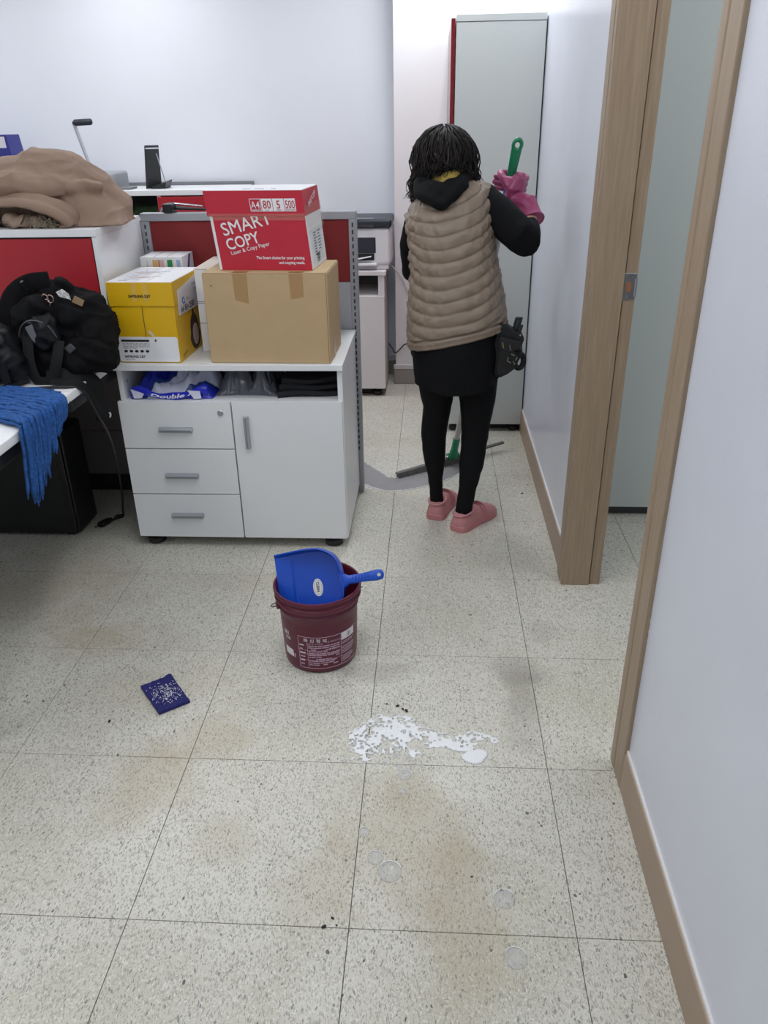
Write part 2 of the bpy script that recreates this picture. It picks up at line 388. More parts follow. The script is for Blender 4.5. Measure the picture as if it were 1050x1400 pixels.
# ------------------------------------------------------------------ drawer cabinet in the middle
CX0, CX1, CY0, CY1 = -.498, .298, 1.55, 2.052
t = thing('drawer_cabinet', 'low white cabinet with three drawers, a door and an open shelf', 'cabinet', (-.1, 1.8, 0))
obj('worktop', B(CX0+.0095, CX1+.006, CY0-.006, CY1, .690, .710), white, t, bevel=.0012)
obj('side_panel', B(CX0+.012, CX0+.030, CY0+.016, CY1, .044, .69), white, t); obj('side_panel', B(CX1-.016, CX1+.002, CY0+.012, CY1, .044, .69), white, t, bevel=.0008)
obj('shelf_panel', B(CX0+.030, CX1-.016, CY0+.014, CY1-.012, .560, .578), white, t); obj('bottom_panel', B(CX0+.030, CX1-.016, CY0+.018, CY1-.012, .044, .062), white, t)
obj('back_panel', B(CX0+.030, CX1-.016, CY1-.012, CY1, .044, .69), white, t); obj('divider', B(-.103, -.085, CY0+.018, CY1-.012, .062, .56), white, t)
def barhandle(p, a, b, par):
    h = obj('handle', G().loft([[(a[0], CY0-.019+dy, a[1]+0) if False else v for v in r] for r in bar_rings(a, b)]), steelp, par, bevel=.0015)
    return h
def bar_rings(a, b):
    ax, az = a; bx, bz = b
    if abs(bx-ax) > abs(bz-az): f = lambda x, z, o, y: (x, y, z+o)
    else: f = lambda x, z, o, y: (x+o, y, z)
    prof = [(-.0085, CY0+.001), (-.0085, CY0-.013), (-.003, CY0-.017), (.003, CY0-.017), (.0085, CY0-.013), (.0085, CY0+.001)]
    return [[f(ax, az, o, y) for o, y in prof], [f(bx, bz, o, y) for o, y in prof]]
for z0, z1, hz in ((.403, .577, .476), (.224, .399, .2975), (.044, .220, .1365)):
    d = obj('drawer', B(CX0+.003, -.0955, CY0, CY0+.016, z0, z1), white, t, bevel=.001)
    h = obj('handle', G().loft(bar_rings((-.358, hz), (-.238, hz))), steelp, d, bevel=.001)
    obj('handle_groove', B(-.354, -.242, CY0-.0178, CY0-.0168, hz-.0012, hz+.0012), M('handle groove', (110, 112, 116), .5), d)
    if hz > .4:
        lk = obj('lock', G().lathe([(.0105, 0), (.0105, .004), (.009, .0055), (.0045, .0055), (.004, .003)], (0, 0), 20, cap=True), steel, d, smooth=40)
        lk.rotation_euler = (math.pi/2, 0, 0); lk.location = Vector((-.133, CY0-.002, .537))-W[d.name]
d = obj('door', B(-.0905, CX1-.002, CY0, CY0+.016, .044, .579), white, t, bevel=.001)
obj('handle', G().loft(bar_rings((-.043, .408), (-.043, .526))), steelp, d, bevel=.001)
obj('handle_groove', B(-.0442, -.0418, CY0-.0178, CY0-.0168, .412, .522), MATS['handle groove'], d)
feet(t, [(-.45, 1.60), (.24, 1.60), (-.45, 2.0), (.24, 2.0)], .034, .044)
for z in (.64, .665): obj('shelf_pin_hole', G().tube([(CX0+.0302, 1.60, z-.008), (CX0+.0306, 1.60, z+.004)], .0015, 6), dark, t) if z < .65 else None

# ------------------------------------------------------------------ partition behind it
PY0, PY1 = 2.058, 2.098
t = thing('desk_partition', 'red and grey desk partition with slotted silver posts behind the boxes', 'partition', (-.1, 2.08, 0))
obj('fabric_panel', B(-.468, .288, PY0+.008, PY1-.008, .892, 1.118), redf, t, label='dark red fabric panel')
obj('lower_panel', B(-.468, .288, PY0+.008, PY1-.008, .09, .890), M('light grey partition panel', (176, 180, 188), .6), t, label='light grey lower panel')
obj('top_rail', B(-.500, .318, PY0, PY1, 1.119, 1.148), steelp, t, bevel=.003)
obj('bottom_rail', B(-.468, .288, PY0+.004, PY1-.004, .03, .09), M('dark rail', (60, 60, 62), .5), t)
for x0, x1 in ((-.502, -.468), (.288, .318)):
    p = obj('post', B(x0, x1, PY0, PY1, .0, 1.119), steelp, t, bevel=.003)
    g = G()
    for k in range(36): g.box((x0+x1)/2-.003, (x0+x1)/2+.003, PY0-.0012, PY0+.0002, .2+k*.0255, .2+k*.0255+.015)
    obj('slots', g, M('slot dark', (58, 62, 70), .7), p, stuff=True)
t2 = thing('desk_partition', 'charcoal partition standing under the desk behind the computer tower', 'partition', (-1.2, 2.08, 0))
obj('fabric_panel', B(-1.90, -.510, PY0+.006, PY1-.006, .28, 1.1), charcoal, t2, bevel=.002)
obj('lower_panel', B(-1.90, -.510, PY0+.006, PY1-.006, .075, .275), charcoal, t2, bevel=.002)
obj('base_rail', B(-1.90, -.510, PY0+.002, PY1-.002, 0, .072), M('black rail', (26, 26, 28), .5), t2)

# ------------------------------------------------------------------ desks on the left
def desk(label, y0, y1, legs):
    t = thing('desk', label, 'desk', (-1.1, (y0+y1)/2, 0))
    obj('desktop', B(-1.90, -.4905, y0, y1, .692, .72), M('white desktop', (236, 237, 238), .35), t, bevel=.004)
    obj('frame', B(-1.85, -.512, y0+.04, y1-.03, .645, .691), dark, t, bevel=.003)
    for x, y in legs: obj('leg', B(x-.02, x+.02, y-.03, y+.03, 0, .645), dark, t, bevel=.003)
desk('near white desk with the blue mop head hanging over its edge', .42, 1.196, [(-.56, .5), (-1.8, .5), (-1.8, 1.1)])
desk('white desk carrying the black backpack and the red-fronted cabinet', 1.203, 2.05, [(-1.3, 1.95), (-1.8, 1.4), (-1.8, 1.95)])
obj('modesty_panel', B(-1.85, -.9, 1.10, 1.115, .25, .644), dark, [o for o in bpy.data.objects if o.name.startswith('desk') and o.type == 'EMPTY' and o.get('category') == 'desk'][0])
t = thing('overdesk_cabinet', 'white cabinet with red front standing on the desk under the jacket', 'cabinet', (-.9, 1.85, .72))
obj('top_panel', B(-1.30, -.500, 1.622, 2.052, 1.118, 1.142), white, t, bevel=.0015)
obj('side_panel', B(-.518, -.500, 1.626, 2.052, .72, 1.118), white, t, bevel=.001); obj('side_panel', B(-1.30, -1.282, 1.626, 2.052, .72, 1.118), white, t)
obj('bottom_panel', B(-1.282, -.518, 1.64, 2.052, .72, .738), white, t); obj('back_panel', B(-1.282, -.518, 2.04, 2.052, .738, 1.118), white, t)
obj('red_front', B(-1.279, -.5225, 1.628, 1.644, .742, 1.112), red, t, bevel=.001)
obj('edge_gap', B(-1.279, -.520, 1.634, 1.645, 1.1125, 1.1178), dark, t)

# computer tower under the desk
t = thing('computer_tower', 'black computer tower on the floor under the desk', 'computer', (-1.0, 1.72, 0))
obj('case', B(-1.22, -.776, 1.626, 1.806, .008, .43), M('black satin case', (16, 17, 18), .3), t, bevel=.006)
obj('side_cover', B(-1.19, -.80, 1.6225, 1.627, .02, .415), M('black satin cover', (17, 18, 20), .35), t, bevel=.002)
obj('front_bezel', B(-.777, -.766, 1.632, 1.80, .012, .425), dark, t, bevel=.004)
for x, y in ((-1.18, 1.65), (-.81, 1.65), (-1.18, 1.78), (-.81, 1.78)): obj('foot', B(x-.015, x+.015, y-.01, y+.01, 0, .009), dark, t)

# ------------------------------------------------------------------ cartons on the cabinet
def frame(o, yaw, shear=0, h=1):
    a = math.radians(yaw); o = Vector(o)
    X = Vector((math.cos(a), math.sin(a), 0)); Y = Vector((-math.sin(a), math.cos(a), 0))
    return lambda x, y, z: o + X*(x + shear*z/h) + Y*y + Vector((0, 0, z)), X, Y
def fbox(f, x0, x1, y0, y1, z0, z1, g=None):
    g = g or G(); vs = [f(x, y, z) for z in (z0, z1) for y in (y0, y1) for x in (x0, x1)]
    return g.add(vs, [(0, 2, 3, 1), (4, 5, 7, 6), (0, 1, 5, 4), (2, 6, 7, 3), (0, 4, 6, 2), (1, 3, 7, 5)])
def fpatch(f, face, pts, off=.0007):
    """flat patch on the front (y=0) or right side (x=face[1]); pts are (a, z)"""
    g = G(); k = [f(a, -off, z) for a, z in pts] if face == 'f' else [f(face+off, a, z) for a, z in pts]
    k2 = [f(a, .0004, z) for a, z in pts] if face == 'f' else [f(face-.0004, a, z) for a, z in pts]
    return g.loft([k, k2])
def rp(a0, a1, z0, z1): return [(a0, z0), (a1, z0), (a1, z1), (a0, z1)]
ZT = .7105
# plain brown carton
f, X, Y = frame((-.150, 1.572, ZT), -1.5); w, dp, h = .414, .262, .296
t = thing('cardboard_box', 'large plain brown cardboard box with tape on the white cabinet', 'cardboard box', (.06, 1.70, ZT))
obj('carton', fbox(f, 0, w, 0, dp, 0, h), cardb, t, bevel=.003)
for a0, a1 in ((0, dp/2-.0015), (dp/2+.0015, dp)): obj('flap', fbox(f, .002, w-.002, a0, a1, h-.0005, h+.0035), cardb, t, bevel=.001)
for a0, a1, zz in ((.102, .150, .212), (.288, .334, .214)):
    obj('tape', fpatch(f, 'f', [(a0+.003, zz), (a1, zz-.012 if a0 < .2 else zz+.008), (a1, h), (a0, h)]).add([f(a0, -.0007, h+.0045), f(a1, -.0007, h+.0045), f(a1, .20, h+.0045), f(a0, .20, h+.0045)], [(0, 1, 2, 3)]), tapeb, t)
obj('tape', fpatch(f, w, rp(.08, .125, .0, .07)), tapeb, t)
obj('edge_crease', fpatch(f, 'f', rp(w-.006, w-.0045, .004, h-.002), .0006), cardd, t)
obj('staple_hole', fpatch(f, 'f', [(.028+.0022*math.cos(k*.8), .258+.0022*math.sin(k*.8)) for k in range(8)]), ink, t)
# red copy-paper carton
f, X, Y = frame((-.100, 1.622, ZT+.3005), -4, -.024, .243); w, dp, h = .315, .235, .243
Zr = (Vector(f(0, 0, 1))-Vector(f(0, 0, 0))).normalized()
t = thing('paper_box', 'red and white copy paper carton on top of the brown box', 'paper box', (.06, 1.72, ZT+.3005))
obj('carton', fbox(f, 0, w, 0, dp, 0, h-.004), paper, t, bevel=.002)
obj('front_print', fpatch(f, 'f', rp(.010, w-.0015, .0, h*.69), .0006), redc, t)
lid = obj('lid', fbox(f, -.006, w+.001, -.004, dp+.004, h*.685, h), redc, t, bevel=.002)
obj('lid_top', fbox(f, -.005, w, -.003, dp+.003, h, h+.0012), paper, lid)
for k, (a, b) in enumerate(((.11, .135), (.15, .18), (.205, .22))): obj('print', fbox(f, a, b, .05, .056, h+.0011, h+.0018), inkg, lid)
O = lambda x, z, off=.0045: f(x, -off, z)
def ftext(s, size, m, x, z, bold=0, off=.0055, rot=0, par=None, **k):
    xd = X*math.cos(math.radians(rot)) + Zr*math.sin(math.radians(rot)); yd = -X*math.sin(math.radians(rot)) + Zr*math.cos(math.radians(rot))
    return text(s, size, m, par or t, f(x, -off, z), xd, yd, bold, **k)
cell = .0355
for k, s in enumerate(('A4', '80', '5', '500')):
    a0 = .142+k*.0375
    if k == 0:
        for aa in (rp(a0, a0+cell, .181, .1825), rp(a0, a0+cell, .2175, .219), rp(a0, a0+.0015, .181, .219), rp(a0+cell-.0015, a0+cell, .181, .219), rp(a0, a0+cell, .185, .1862)):
            obj('print', fpatch(f, 'f', aa, .0048), paper, lid)
    else: obj('print', fpatch(f, 'f', rp(a0, a0+cell, .181, .219), .0048), paper, lid)
    ftext(s, .034 if k else .031, inkr if k else paper, a0+cell/2, .190, .0002, .0056, par=lid, align='CENTER', sx=.62 if k == 3 else .8 if k < 2 else .85)
    ftext(('150g/m2', 'g/m2', 'REAMS', 'SHEETS/REAM')[k], .0068, inkr if k else paper, a0+cell/2, .1828, 0, .0056, par=lid, align='CENTER', sx=.8)
zl = h*.685
ftext('SMART', .057, paper, .036, .106, .0004, .0012, 13, sx=.96)
ftext('COPY', .050, paper, .042, .062, .0006, .0012, 13, sx=.86)
ftext('Laser & Copy Paper', .0175, paper, .050, .047, .0001, .0012, 13, sx=.95)
ftext('The Smart choice for your printing', .0125, paper, .292, .035, .0003, .0012, 0, align='RIGHT', sx=.9)
ftext('and copying needs.', .0125, paper, .292, .020, .0003, .0012, 0, align='RIGHT', sx=.9)
def stext(s, size, m, y, z, bold=0, par=None, rot=0, off=.0012, w_=None, **k):
    xd = Y*math.cos(math.radians(rot)) + Zr*math.sin(math.radians(rot)); yd = -Y*math.sin(math.radians(rot)) + Zr*math.cos(math.radians(rot))
    return text(s, size, m, par or t, f((w_ or w)+off, y, z), xd, yd, bold, **k)
lab = obj('label', fpatch(f, w, rp(.03, .205, .012, .125)), M('white side label', (214, 220, 222), .5), t)
for k in range(9):
    y0 = .05+.001*k; obj('print', fpatch(f, w, rp(.07, .10+.02*random.random(), .105-k*.0085, .109-k*.0085), .0011), inkg, lab)
for k in range(7): obj('print', fpatch(f, w, rp(.135, .165+.02*random.random(), .105-k*.0095, .109-k*.0095), .0011), inkg, lab)
stext('SMART', .018, ink, .085, .030, .0005, lab); stext('COPY', .018, ink, .085, .015, .0005, lab)
stext('SMART COPY', .022, paper, .05, .188, .0005, lid, 14, w_=w+.003)
obj('tape', fpatch(f, 'f', rp(.0, w, zl-.012, zl+.008), .0052), tapec, t)
obj('tape', fpatch(f, w, rp(.0, dp, zl-.05, zl+.03), .0055), tapec, t)
# yellow printed carton
f, X, Y = frame((-.474, 1.575, ZT), -2); w, dp, h = .222, .300, .270
Zr = Vector((0, 0, 1))
t = thing('printer_carton', 'yellow carton with white label at the left end of the cabinet', 'carton', (-.36, 1.72, ZT))
obj('carton', fbox(f, .003, w-.002, .002, dp-.002, 0, h-.003), yellow, t, bevel=.002)
lid = obj('lid', fbox(f, -.001, w+.001, -.002, dp+.002, .192, h), yellow, t, bevel=.002)
obj('lid_top', fbox(f, 0, w, -.001, dp+.001, h, h+.001), paper, lid)
for k in range(10):
    y0 = .03+k*.025
    obj('print', fbox(f, .03+.01*(k % 3), .03+.03*(k % 4)+.03, y0, y0+.004, h+.0009, h+.0014), (inkg, inkb, inkr)[k % 3], lid)
obj('seam', fpatch(f, 'f', rp(.109, .1105, .090, .192), -.0012), ink, t)
lb = obj('label', fpatch(f, 'f', [(a+.112, z+.047) for a, z in rrect(.212, .086, .008)], -.0005), paper, t)
obj('print', fpatch(f, 'f', rp(.020, .118, .073, .080), .0002), ink, lb)
obj('print', fpatch(f, 'f', rp(.138, .144, .074, .081), .0002), ink, lb)
for r in range(4):
    a = .024
    while a < .118-.02*(r == 3)*3:
        b = a+random.uniform(.006, .02); obj('print', fpatch(f, 'f', rp(a, min(b, .118), .066-r*.0052, .0675-r*.0052), .0002), inkg, lb); a = b+.004
for k in range(5): obj('print', fpatch(f, 'f', [(.031+k*.019+.0065*math.cos(q*.7), .0405+.0045*math.sin(q*.7)) for q in range(9)], .0002), ink, lb)
tg = (.0003)
ftext('SAMSUNG C&T', .0115, ink, .024, .018, .0004, .0004, par=lb, sx=.93); ftext('XEROX PAPER', .0055, inkg, .025, .010, 0, .0004, par=lb)
ftext('SAMSUNG C&T', .0125, ink, .070, .222, .0004, .0032, par=lid, sx=.9)
for a in (.083, .122):
    obj('tape', fpatch(f, 'f', [(a, .205), (a+.018, .212), (a+.017, h), (a+.001, h)], .0028).add([f(a, 0, h+.0017), f(a+.02, 0, h+.0017), f(a+.02, dp, h+.0017), f(a, dp, h+.0017)], [(0, 1, 2, 3)]), tapec, t)
obj('torn_patch', fpatch(f, 'f', [(.122, .099), (.137, .089), (.141, .095), (.131, .107), (.122, .114), (.119, .106)], -.0008), M('bare torn card', (206, 190, 160), .8), t)
sl = obj('label', fpatch(f, w, [(.035, .155), (.26, .148), (.262, .24), (.25, .258), (.04, .236)], .0016), M('grey white sticker', (214, 210, 218), .4), lid)
obj('print', fpatch(f, w, [(.075, .197), (.083, .206), (.098, .206), (.104, .194), (.103, .186), (.112, .180), (.098, .184), (.082, .184)], .0022), inkb, lid)
obj('print', fpatch(f, w, [(.084, .199), (.094, .201), (.098, .193), (.093, .188), (.084, .190)], .0026), sl.data.materials[0], lid)
stext('Paper', .014, inkg, .12, .190, 0, lid, off=.0022); stext('Excellent', .014, inkg, .19, .226, 0, lid, off=.0022); stext('COPY', .014, inkg, .20, .208, 0, lid, off=.0022)
stext('A4 80g 2500', .030, ink, .055, .158, .0006, lid, off=.0022, sx=.92)
g2 = [(.182+.058*math.cos(q*math.pi/12)*(1 if math.sin(q*math.pi/12) < 0 else .8), .070+.064*math.sin(q*math.pi/12)) for q in range(24)]
obj('print', fpatch(f, w-.002, g2, .0006), M('dark brown print', (62, 50, 44), .6), t)
obj('print', fpatch(f, w-.002, [(.188+.032*math.cos(q*math.pi/10), .058+.038*math.sin(q*math.pi/10)) for q in range(20)], .0011), M('pinkish print', (186, 164, 160), .6), t)
obj('print', fpatch(f, w-.002, [(.168, .128), (.176, .150), (.186, .156), (.192, .13)], .0008), MATS['dark brown print'], t)
stext('COPY A4', .013, MATS['dark brown print'], .03, .012, .0002, t, 8, off=-.0012)
# white carton squeezed between them
t = thing('paper_box', 'narrow white paper carton squeezed between yellow and brown boxes', 'paper box', (-.21, 1.8, ZT))
f, X, Y = frame((-.219, 1.725, ZT), 0); w, dp, h = .062, .28, .286
obj('carton', fbox(f, 0, w, 0, dp, 0, h), paper, t, bevel=.002)
for z in (.10, .17, .175): obj('print', fpatch(f, 'f', rp(.0, w, z, z+.002), .0006), inkg, t)
text('PAPER A4', .026, ink, t, f(.052, -.0008, .280), (0, 0, -1), X, .0006)
obj('lid_edge', fbox(f, -.001, w+.001, -.001, dp+.001, h-.0, h+.0015), M('off white tape', (214, 204, 194), .4), t)
# white box with coloured labels at the back
t = thing('label_box', 'white box with coloured label squares behind the yellow carton', 'box', (-.36, 1.97, ZT))
f, X, Y = frame((-.466, 1.90, ZT), 0); w, dp, h = .155, .145, .302
obj('carton', fbox(f, 0, w, 0, dp, 0, h), paper, t, bevel=.0015)
for a, b, c, nm in ((.045, .068, (214, 178, 120), 'ochre'), (.072, .088, (214, 182, 188), 'pink'), (.1, .119, (34, 132, 74), 'green'), (.068, .071, (140, 60, 60), 'maroon'), (.0245, .026, (150, 150, 160), 'grey'), (.134, .149, (158, 178, 216), 'pale blue')):
    obj('print', fpatch(f, 'f', rp(a, b, .258, .292), .0007), M(nm+' print', c, .5), t)
obj('print', fpatch(f, w, [(.06, .255), (.085, .255), (.11, .30), (.09, .30)], .0007), M('blue print', (54, 66, 140), .5), t)
for a in (.05, .1): obj('seam', fbox(f, a, a+.001, 0, dp, h, h+.0006), inkg, t)

# ------------------------------------------------------------------ open shelf of the cabinet
SZ = .5785
def bagmesh(x0, x1, y0, y1, h, seed, crump, zf=None):
    """crumpled pillow bag, flat underneath"""
    n, m = 46, 36; top = []; random.seed(seed); off = Vector((seed*3.1, seed*1.7, 0))
    def hh(a, b):
        e = (1-abs(2*a-1)**3.2)*(1-abs(2*b-1)**3.2); p = Vector((a*3, b*2.4, 0))+off
        r = abs(noise.noise(p*1.6))+.5*abs(noise.noise(p*3.7))
        return max(.002, h*e**.6*(1-crump+crump*1.6*r) + .006*noise.noise(p*6)*e)
    V = []; F = []
    for j in range(m+1):
        for i in range(n+1):
            a, b = i/n, j/m; p = Vector((a*2, b*2, 5))+off
            ox, oy = .018*noise.noise(p*1.5), .014*noise.noise(p*1.9+Vector((7, 0, 0)))
            V.append((lerp(x0, x1, a)+ox, lerp(y0, y1, b)+oy, SZ+.001+hh(a, b)))
    k = len(V); V += [(x, y, SZ+.0005) for x, y, z in V]
    for j in range(m):
        for i in range(n):
            q = j*(n+1)+i; F.append((q, q+1, q+n+2, q+n+1)); F.append((q+k, q+n+1+k, q+n+2+k, q+1+k))
    for i in range(n):
        F.append((i, i+k, i+1+k, i+1)); q = m*(n+1)+i; F.append((q, q+1, q+1+k, q+k))
    for j in range(m):
        q = j*(n+1); F.append((q, q+n+1, q+n+1+k, q+k)); q += n; F.append((q, q+k, q+n+1+k, q+n+1))
    g = G(); g.add(V, F); return g
def polymat():
    m = M('blue and white plastic film', (30, 44, 170), .28); nt = m.node_tree; b = nt.nodes['Principled BSDF']
    g = nt.nodes.new('ShaderNodeNewGeometry'); mp = nt.nodes.new('ShaderNodeMapping'); mp.inputs['Rotation'].default_value = (0, 0, .9)
    wv = nt.nodes.new('ShaderNodeTexWave'); wv.inputs['Scale'].default_value = 1.9; wv.inputs['Distortion'].default_value = 3.; wv.inputs['Phase Offset'].default_value = 1.2
    r = nt.nodes.new('ShaderNodeValToRGB'); r.color_ramp.interpolation = 'CONSTANT'; r.color_ramp.elements[0].color = C(30, 44, 175); r.color_ramp.elements[1].color = C(186, 190, 212); r.color_ramp.elements[1].position = .66
    e = r.color_ramp.elements.new(.42); e.color = C(22, 52, 120)
    nt.links.new(g.outputs['Position'], mp.inputs['Vector']); nt.links.new(mp.outputs['Vector'], wv.inputs['Vector']); nt.links.new(wv.outputs['Fac'], r.inputs['Fac']); nt.links.new(r.outputs['Color'], b.inputs['Base Color'])
    return m
t = thing('paper_wrapper', 'crumpled blue and white plastic wrapper on the open cabinet shelf', 'plastic bag', (-.32, 1.68, SZ))
bm_ = bagmesh(-.452, -.165, 1.582, 1.86, .105, 3, .5)
obj('film', bm_, polymat(), t, smooth=60)
g = G(); rows = []
for k in range(25):
    a = k/24; x = lerp(-.455, -.178, a); z0 = SZ+.006+.008*math.sin(a*9)+.006*(a > .8); hgt = .030-.010*math.sin(a*3.1)+.006*math.sin(a*14)
    yy = 1.583-.012*math.sin(a*3.14)+.004*math.sin(a*17)
    rows.append([(x, yy, z0), (x, yy-.004, z0+hgt*.5), (x, yy+.006, z0+hgt), (x, yy+.009, z0+hgt), (x, yy-.001, z0+hgt*.5), (x, yy+.003, z0)])
g.loft(rows); obj('film_front', g, M('blue plastic film', (36, 46, 186), .25), t, smooth=60)
def wrapfn(x, y):
    a = (x+.075)/.277; xx = lerp(-.455, -.178, a); yy = 1.583-.012*math.sin(a*3.14)+.004*math.sin(a*17); z0 = SZ+.006+.008*math.sin(a*9); hh = .030-.010*math.sin(a*3.1)+.006*math.sin(a*14)
    q = y/.024; return Vector((xx, yy-.0052+.010*max(0, q-.5)*.6+.0008*0, z0+hh*(.32+q*.75)))
text('Double A', .027, paper, t, (0, 0, 0), (1, 0, 0), (0, 0, 1), .0007, fn=wrapfn, sx=1.5, shear=.2)
g = G(); g.loft([[(-.452, 1.579, SZ+.035), (-.440, 1.570, SZ+.004), (-.413, 1.569, SZ+.006), (-.404, 1.575, SZ+.020)], [(-.452, 1.582, SZ+.035), (-.440, 1.574, SZ+.003), (-.413, 1.573, SZ+.005), (-.404, 1.578, SZ+.020)]])
obj('film_corner', g, M('white plastic film', (206, 208, 226), .25), t, smooth=60); g = G(); g.loft([[(-.236, 1.572, SZ+.018), (-.224, 1.568, SZ+.002), (-.200, 1.569, SZ+.006), (-.204, 1.574, SZ+.03), (-.25, 1.576, SZ+.032)], [(-.236, 1.576, SZ+.018), (-.224, 1.572, SZ+.001), (-.200, 1.573, SZ+.005), (-.204, 1.578, SZ+.03), (-.25, 1.580, SZ+.032)]])
obj('film_corner', g, M('white plastic film', (206, 208, 226), .25), t, smooth=60)
t = obj('plastic_bag', bagmesh(-.155, .06, 1.62, 1.85, .095, 11, .75), M('grey translucent film', (86, 88, 98), .22), smooth=60)
tag(t, 'crumpled dark grey plastic bag in the middle of the shelf', 'plastic bag')
t = thing('folded_cloth', 'flat black folded cloth at the right of the open shelf', 'cloth', (.18, 1.7, SZ))
bkc = M('black soft cloth', (18, 18, 26), .75, bump=.3, bscale=300)
for k in range(3):
    g = G(); z = SZ+.001+k*.020; dx = (.0, .006, .014)[k]
    rows = []
    for i in range(19):
        a = i/18; x = lerp(.066+dx, .280, a); dz = .012*a*(k > 0)*0+.004*math.sin(a*5+k); y0 = 1.585+.010*k+.035*a+.006*math.sin(a*6+k)
        rows.append([(x, y0+.006, z), (x, y0, z+.009+dz), (x, y0+.008, z+.019+dz), (x, 1.82, z+.019+dz), (x, 1.83, z)])
    g.loft(rows); obj('fold', g, bkc, t, smooth=50)

# ------------------------------------------------------------------ back shelf and what stands on it
t = thing('low_shelf', 'long low white shelf unit with red door along the back wall', 'shelf unit', (-1.3, 3.6, 0))
obj('top_panel', B(-2.4, -.440, 3.42, 3.80, 1.108, 1.135), white, t, bevel=.002)
for x in (-2.4, -1.42, -.878, -.462): obj('side_panel', B(x, x+.02, 3.425, 3.80, .04, 1.108), white, t)
obj('back_panel', B(-2.38, -.462, 3.785, 3.80, .04, 1.108), M('dark green grey back', (64, 70, 62), .8), t)
obj('niche_lining', B(-1.40, -.878, 3.76, 3.784, .78, 1.108), M('dark olive lining', (58, 64, 56), .8), t)
for z in (.06, .76, .98): obj('shelf_board', B(-1.40, -.878, 3.44, 3.785, z, z+.018), white, t)
obj('door', B(-.8755, -.444, 3.418, 3.436, .05, 1.102), red, t, bevel=.001); obj('door', B(-2.38, -1.403, 3.418, 3.436, .05, 1.102), red, t, bevel=.001)
obj('door', B(-1.40, -.88, 3.418, 3.436, .05, .755), white, t, bevel=.001)
obj('plinth', B(-2.38, -.462, 3.45, 3.78, 0, .04), dark, t)
g = G(); random.seed(5)
for k in range(420):
    x = random.uniform(-1.39, -.885); y = random.uniform(3.50, 3.70); h = random.uniform(.025, .06); dx, dy = random.uniform(-.008, .008), random.uniform(-.008, .008)
    g.add([(x-.003, y, .998), (x+.003, y, .998), (x+dx, y+dy, .998+h)], [(0, 1, 2)])
o = obj('artificial_grass', g, M('green plastic grass', (60, 92, 50), .7, var=.5, vscale=60)); o['kind'] = 'stuff'
tag(o, 'strip of green artificial grass in the dark niche of the back shelf', 'artificial grass')
t = thing('desk_partition', 'silver-framed partition standing behind the long low back shelf', 'partition', (-1.4, 3.825, 0))
obj('panel', B(-2.40, -.45, 3.812, 3.838, .05, 1.13), M('light grey partition panel', (176, 180, 188), .6), t)
obj('top_rail', B(-2.42, -.432, 3.808, 3.842, 1.13, 1.152), M('grey rail', (120, 122, 128), .5), t, bevel=.002)
obj('post', B(-.452, -.432, 3.808, 3.842, 0, 1.13), steelp, t, bevel=.002)
obj('base_rail', B(-2.40, -.452, 3.808, 3.842, 0, .05), MATS['grey rail'], t)
# tablet stand
t = thing('tablet_stand', 'black tablet leaning on a small stand on the back shelf', 'tablet stand', (-.9, 3.58, 1.135))
fr = lambda a, z, q: Vector((-.955+a*.50+.10*(z-1.136)*0-.0*q, 3.56+a*.35+q, z))
p = obj('tablet', G().loft([[(-.958, 3.50, 1.137), (-.918, 3.62, 1.137), (-.905, 3.617, 1.139), (-.945, 3.497, 1.139)], [(-.950, 3.54, 1.350), (-.915, 3.645, 1.346), (-.903, 3.642, 1.350), (-.938, 3.537, 1.352)]]), dark, t, bevel=.002)
obj('screen_edge', G().tube([(-.9405, 3.534, 1.336), (-.903, 3.640, 1.334)], .004, 8), M('pale screen film', (206, 210, 218), .2), p)
obj('strut', G().tube([(-.905, 3.59, 1.31), (-.872, 3.585, 1.165)], .003, 8), steelp, t, smooth=60)
obj('base', G().loft([[(-.945, 3.53, 1.136), (-.86, 3.53, 1.136), (-.86, 3.63, 1.136), (-.945, 3.63, 1.136)], [(-.945, 3.53, 1.146), (-.852, 3.53, 1.168), (-.845, 3.63, 1.178), (-.945, 3.63, 1.146)]]), dark, t, bevel=.003)
# binding machine with its lever
t = thing('binding_machine', 'grey binding machine with raised black-gripped lever on the back shelf', 'binding machine', (-1.25, 3.62, 1.135))
obj('body', B(-1.42, -1.13, 3.52, 3.74, 1.136, 1.22), M('grey machine casing', (150, 152, 156), .5), t, bevel=.015, seg=3)
obj('tray', B(-1.16, -1.04, 3.48, 3.60, 1.136, 1.146), M('grey tray', (112, 114, 120), .5), t, bevel=.002)
lv = obj('lever', G().tube([(-1.275, 3.60, 1.20), (-1.300, 3.61, 1.28), (-1.345, 3.61, 1.468)], .009, 10), steelp, t, smooth=60)
obj('grip', G().tube([(-1.345, 3.61, 1.462), (-1.335, 3.61, 1.466), (-1.25, 3.61, 1.469), (-1.243, 3.61, 1.469)], [.011, .0165, .0165, .012], 14), M('black rubber grip', (34, 38, 46), .5), lv, smooth=60)
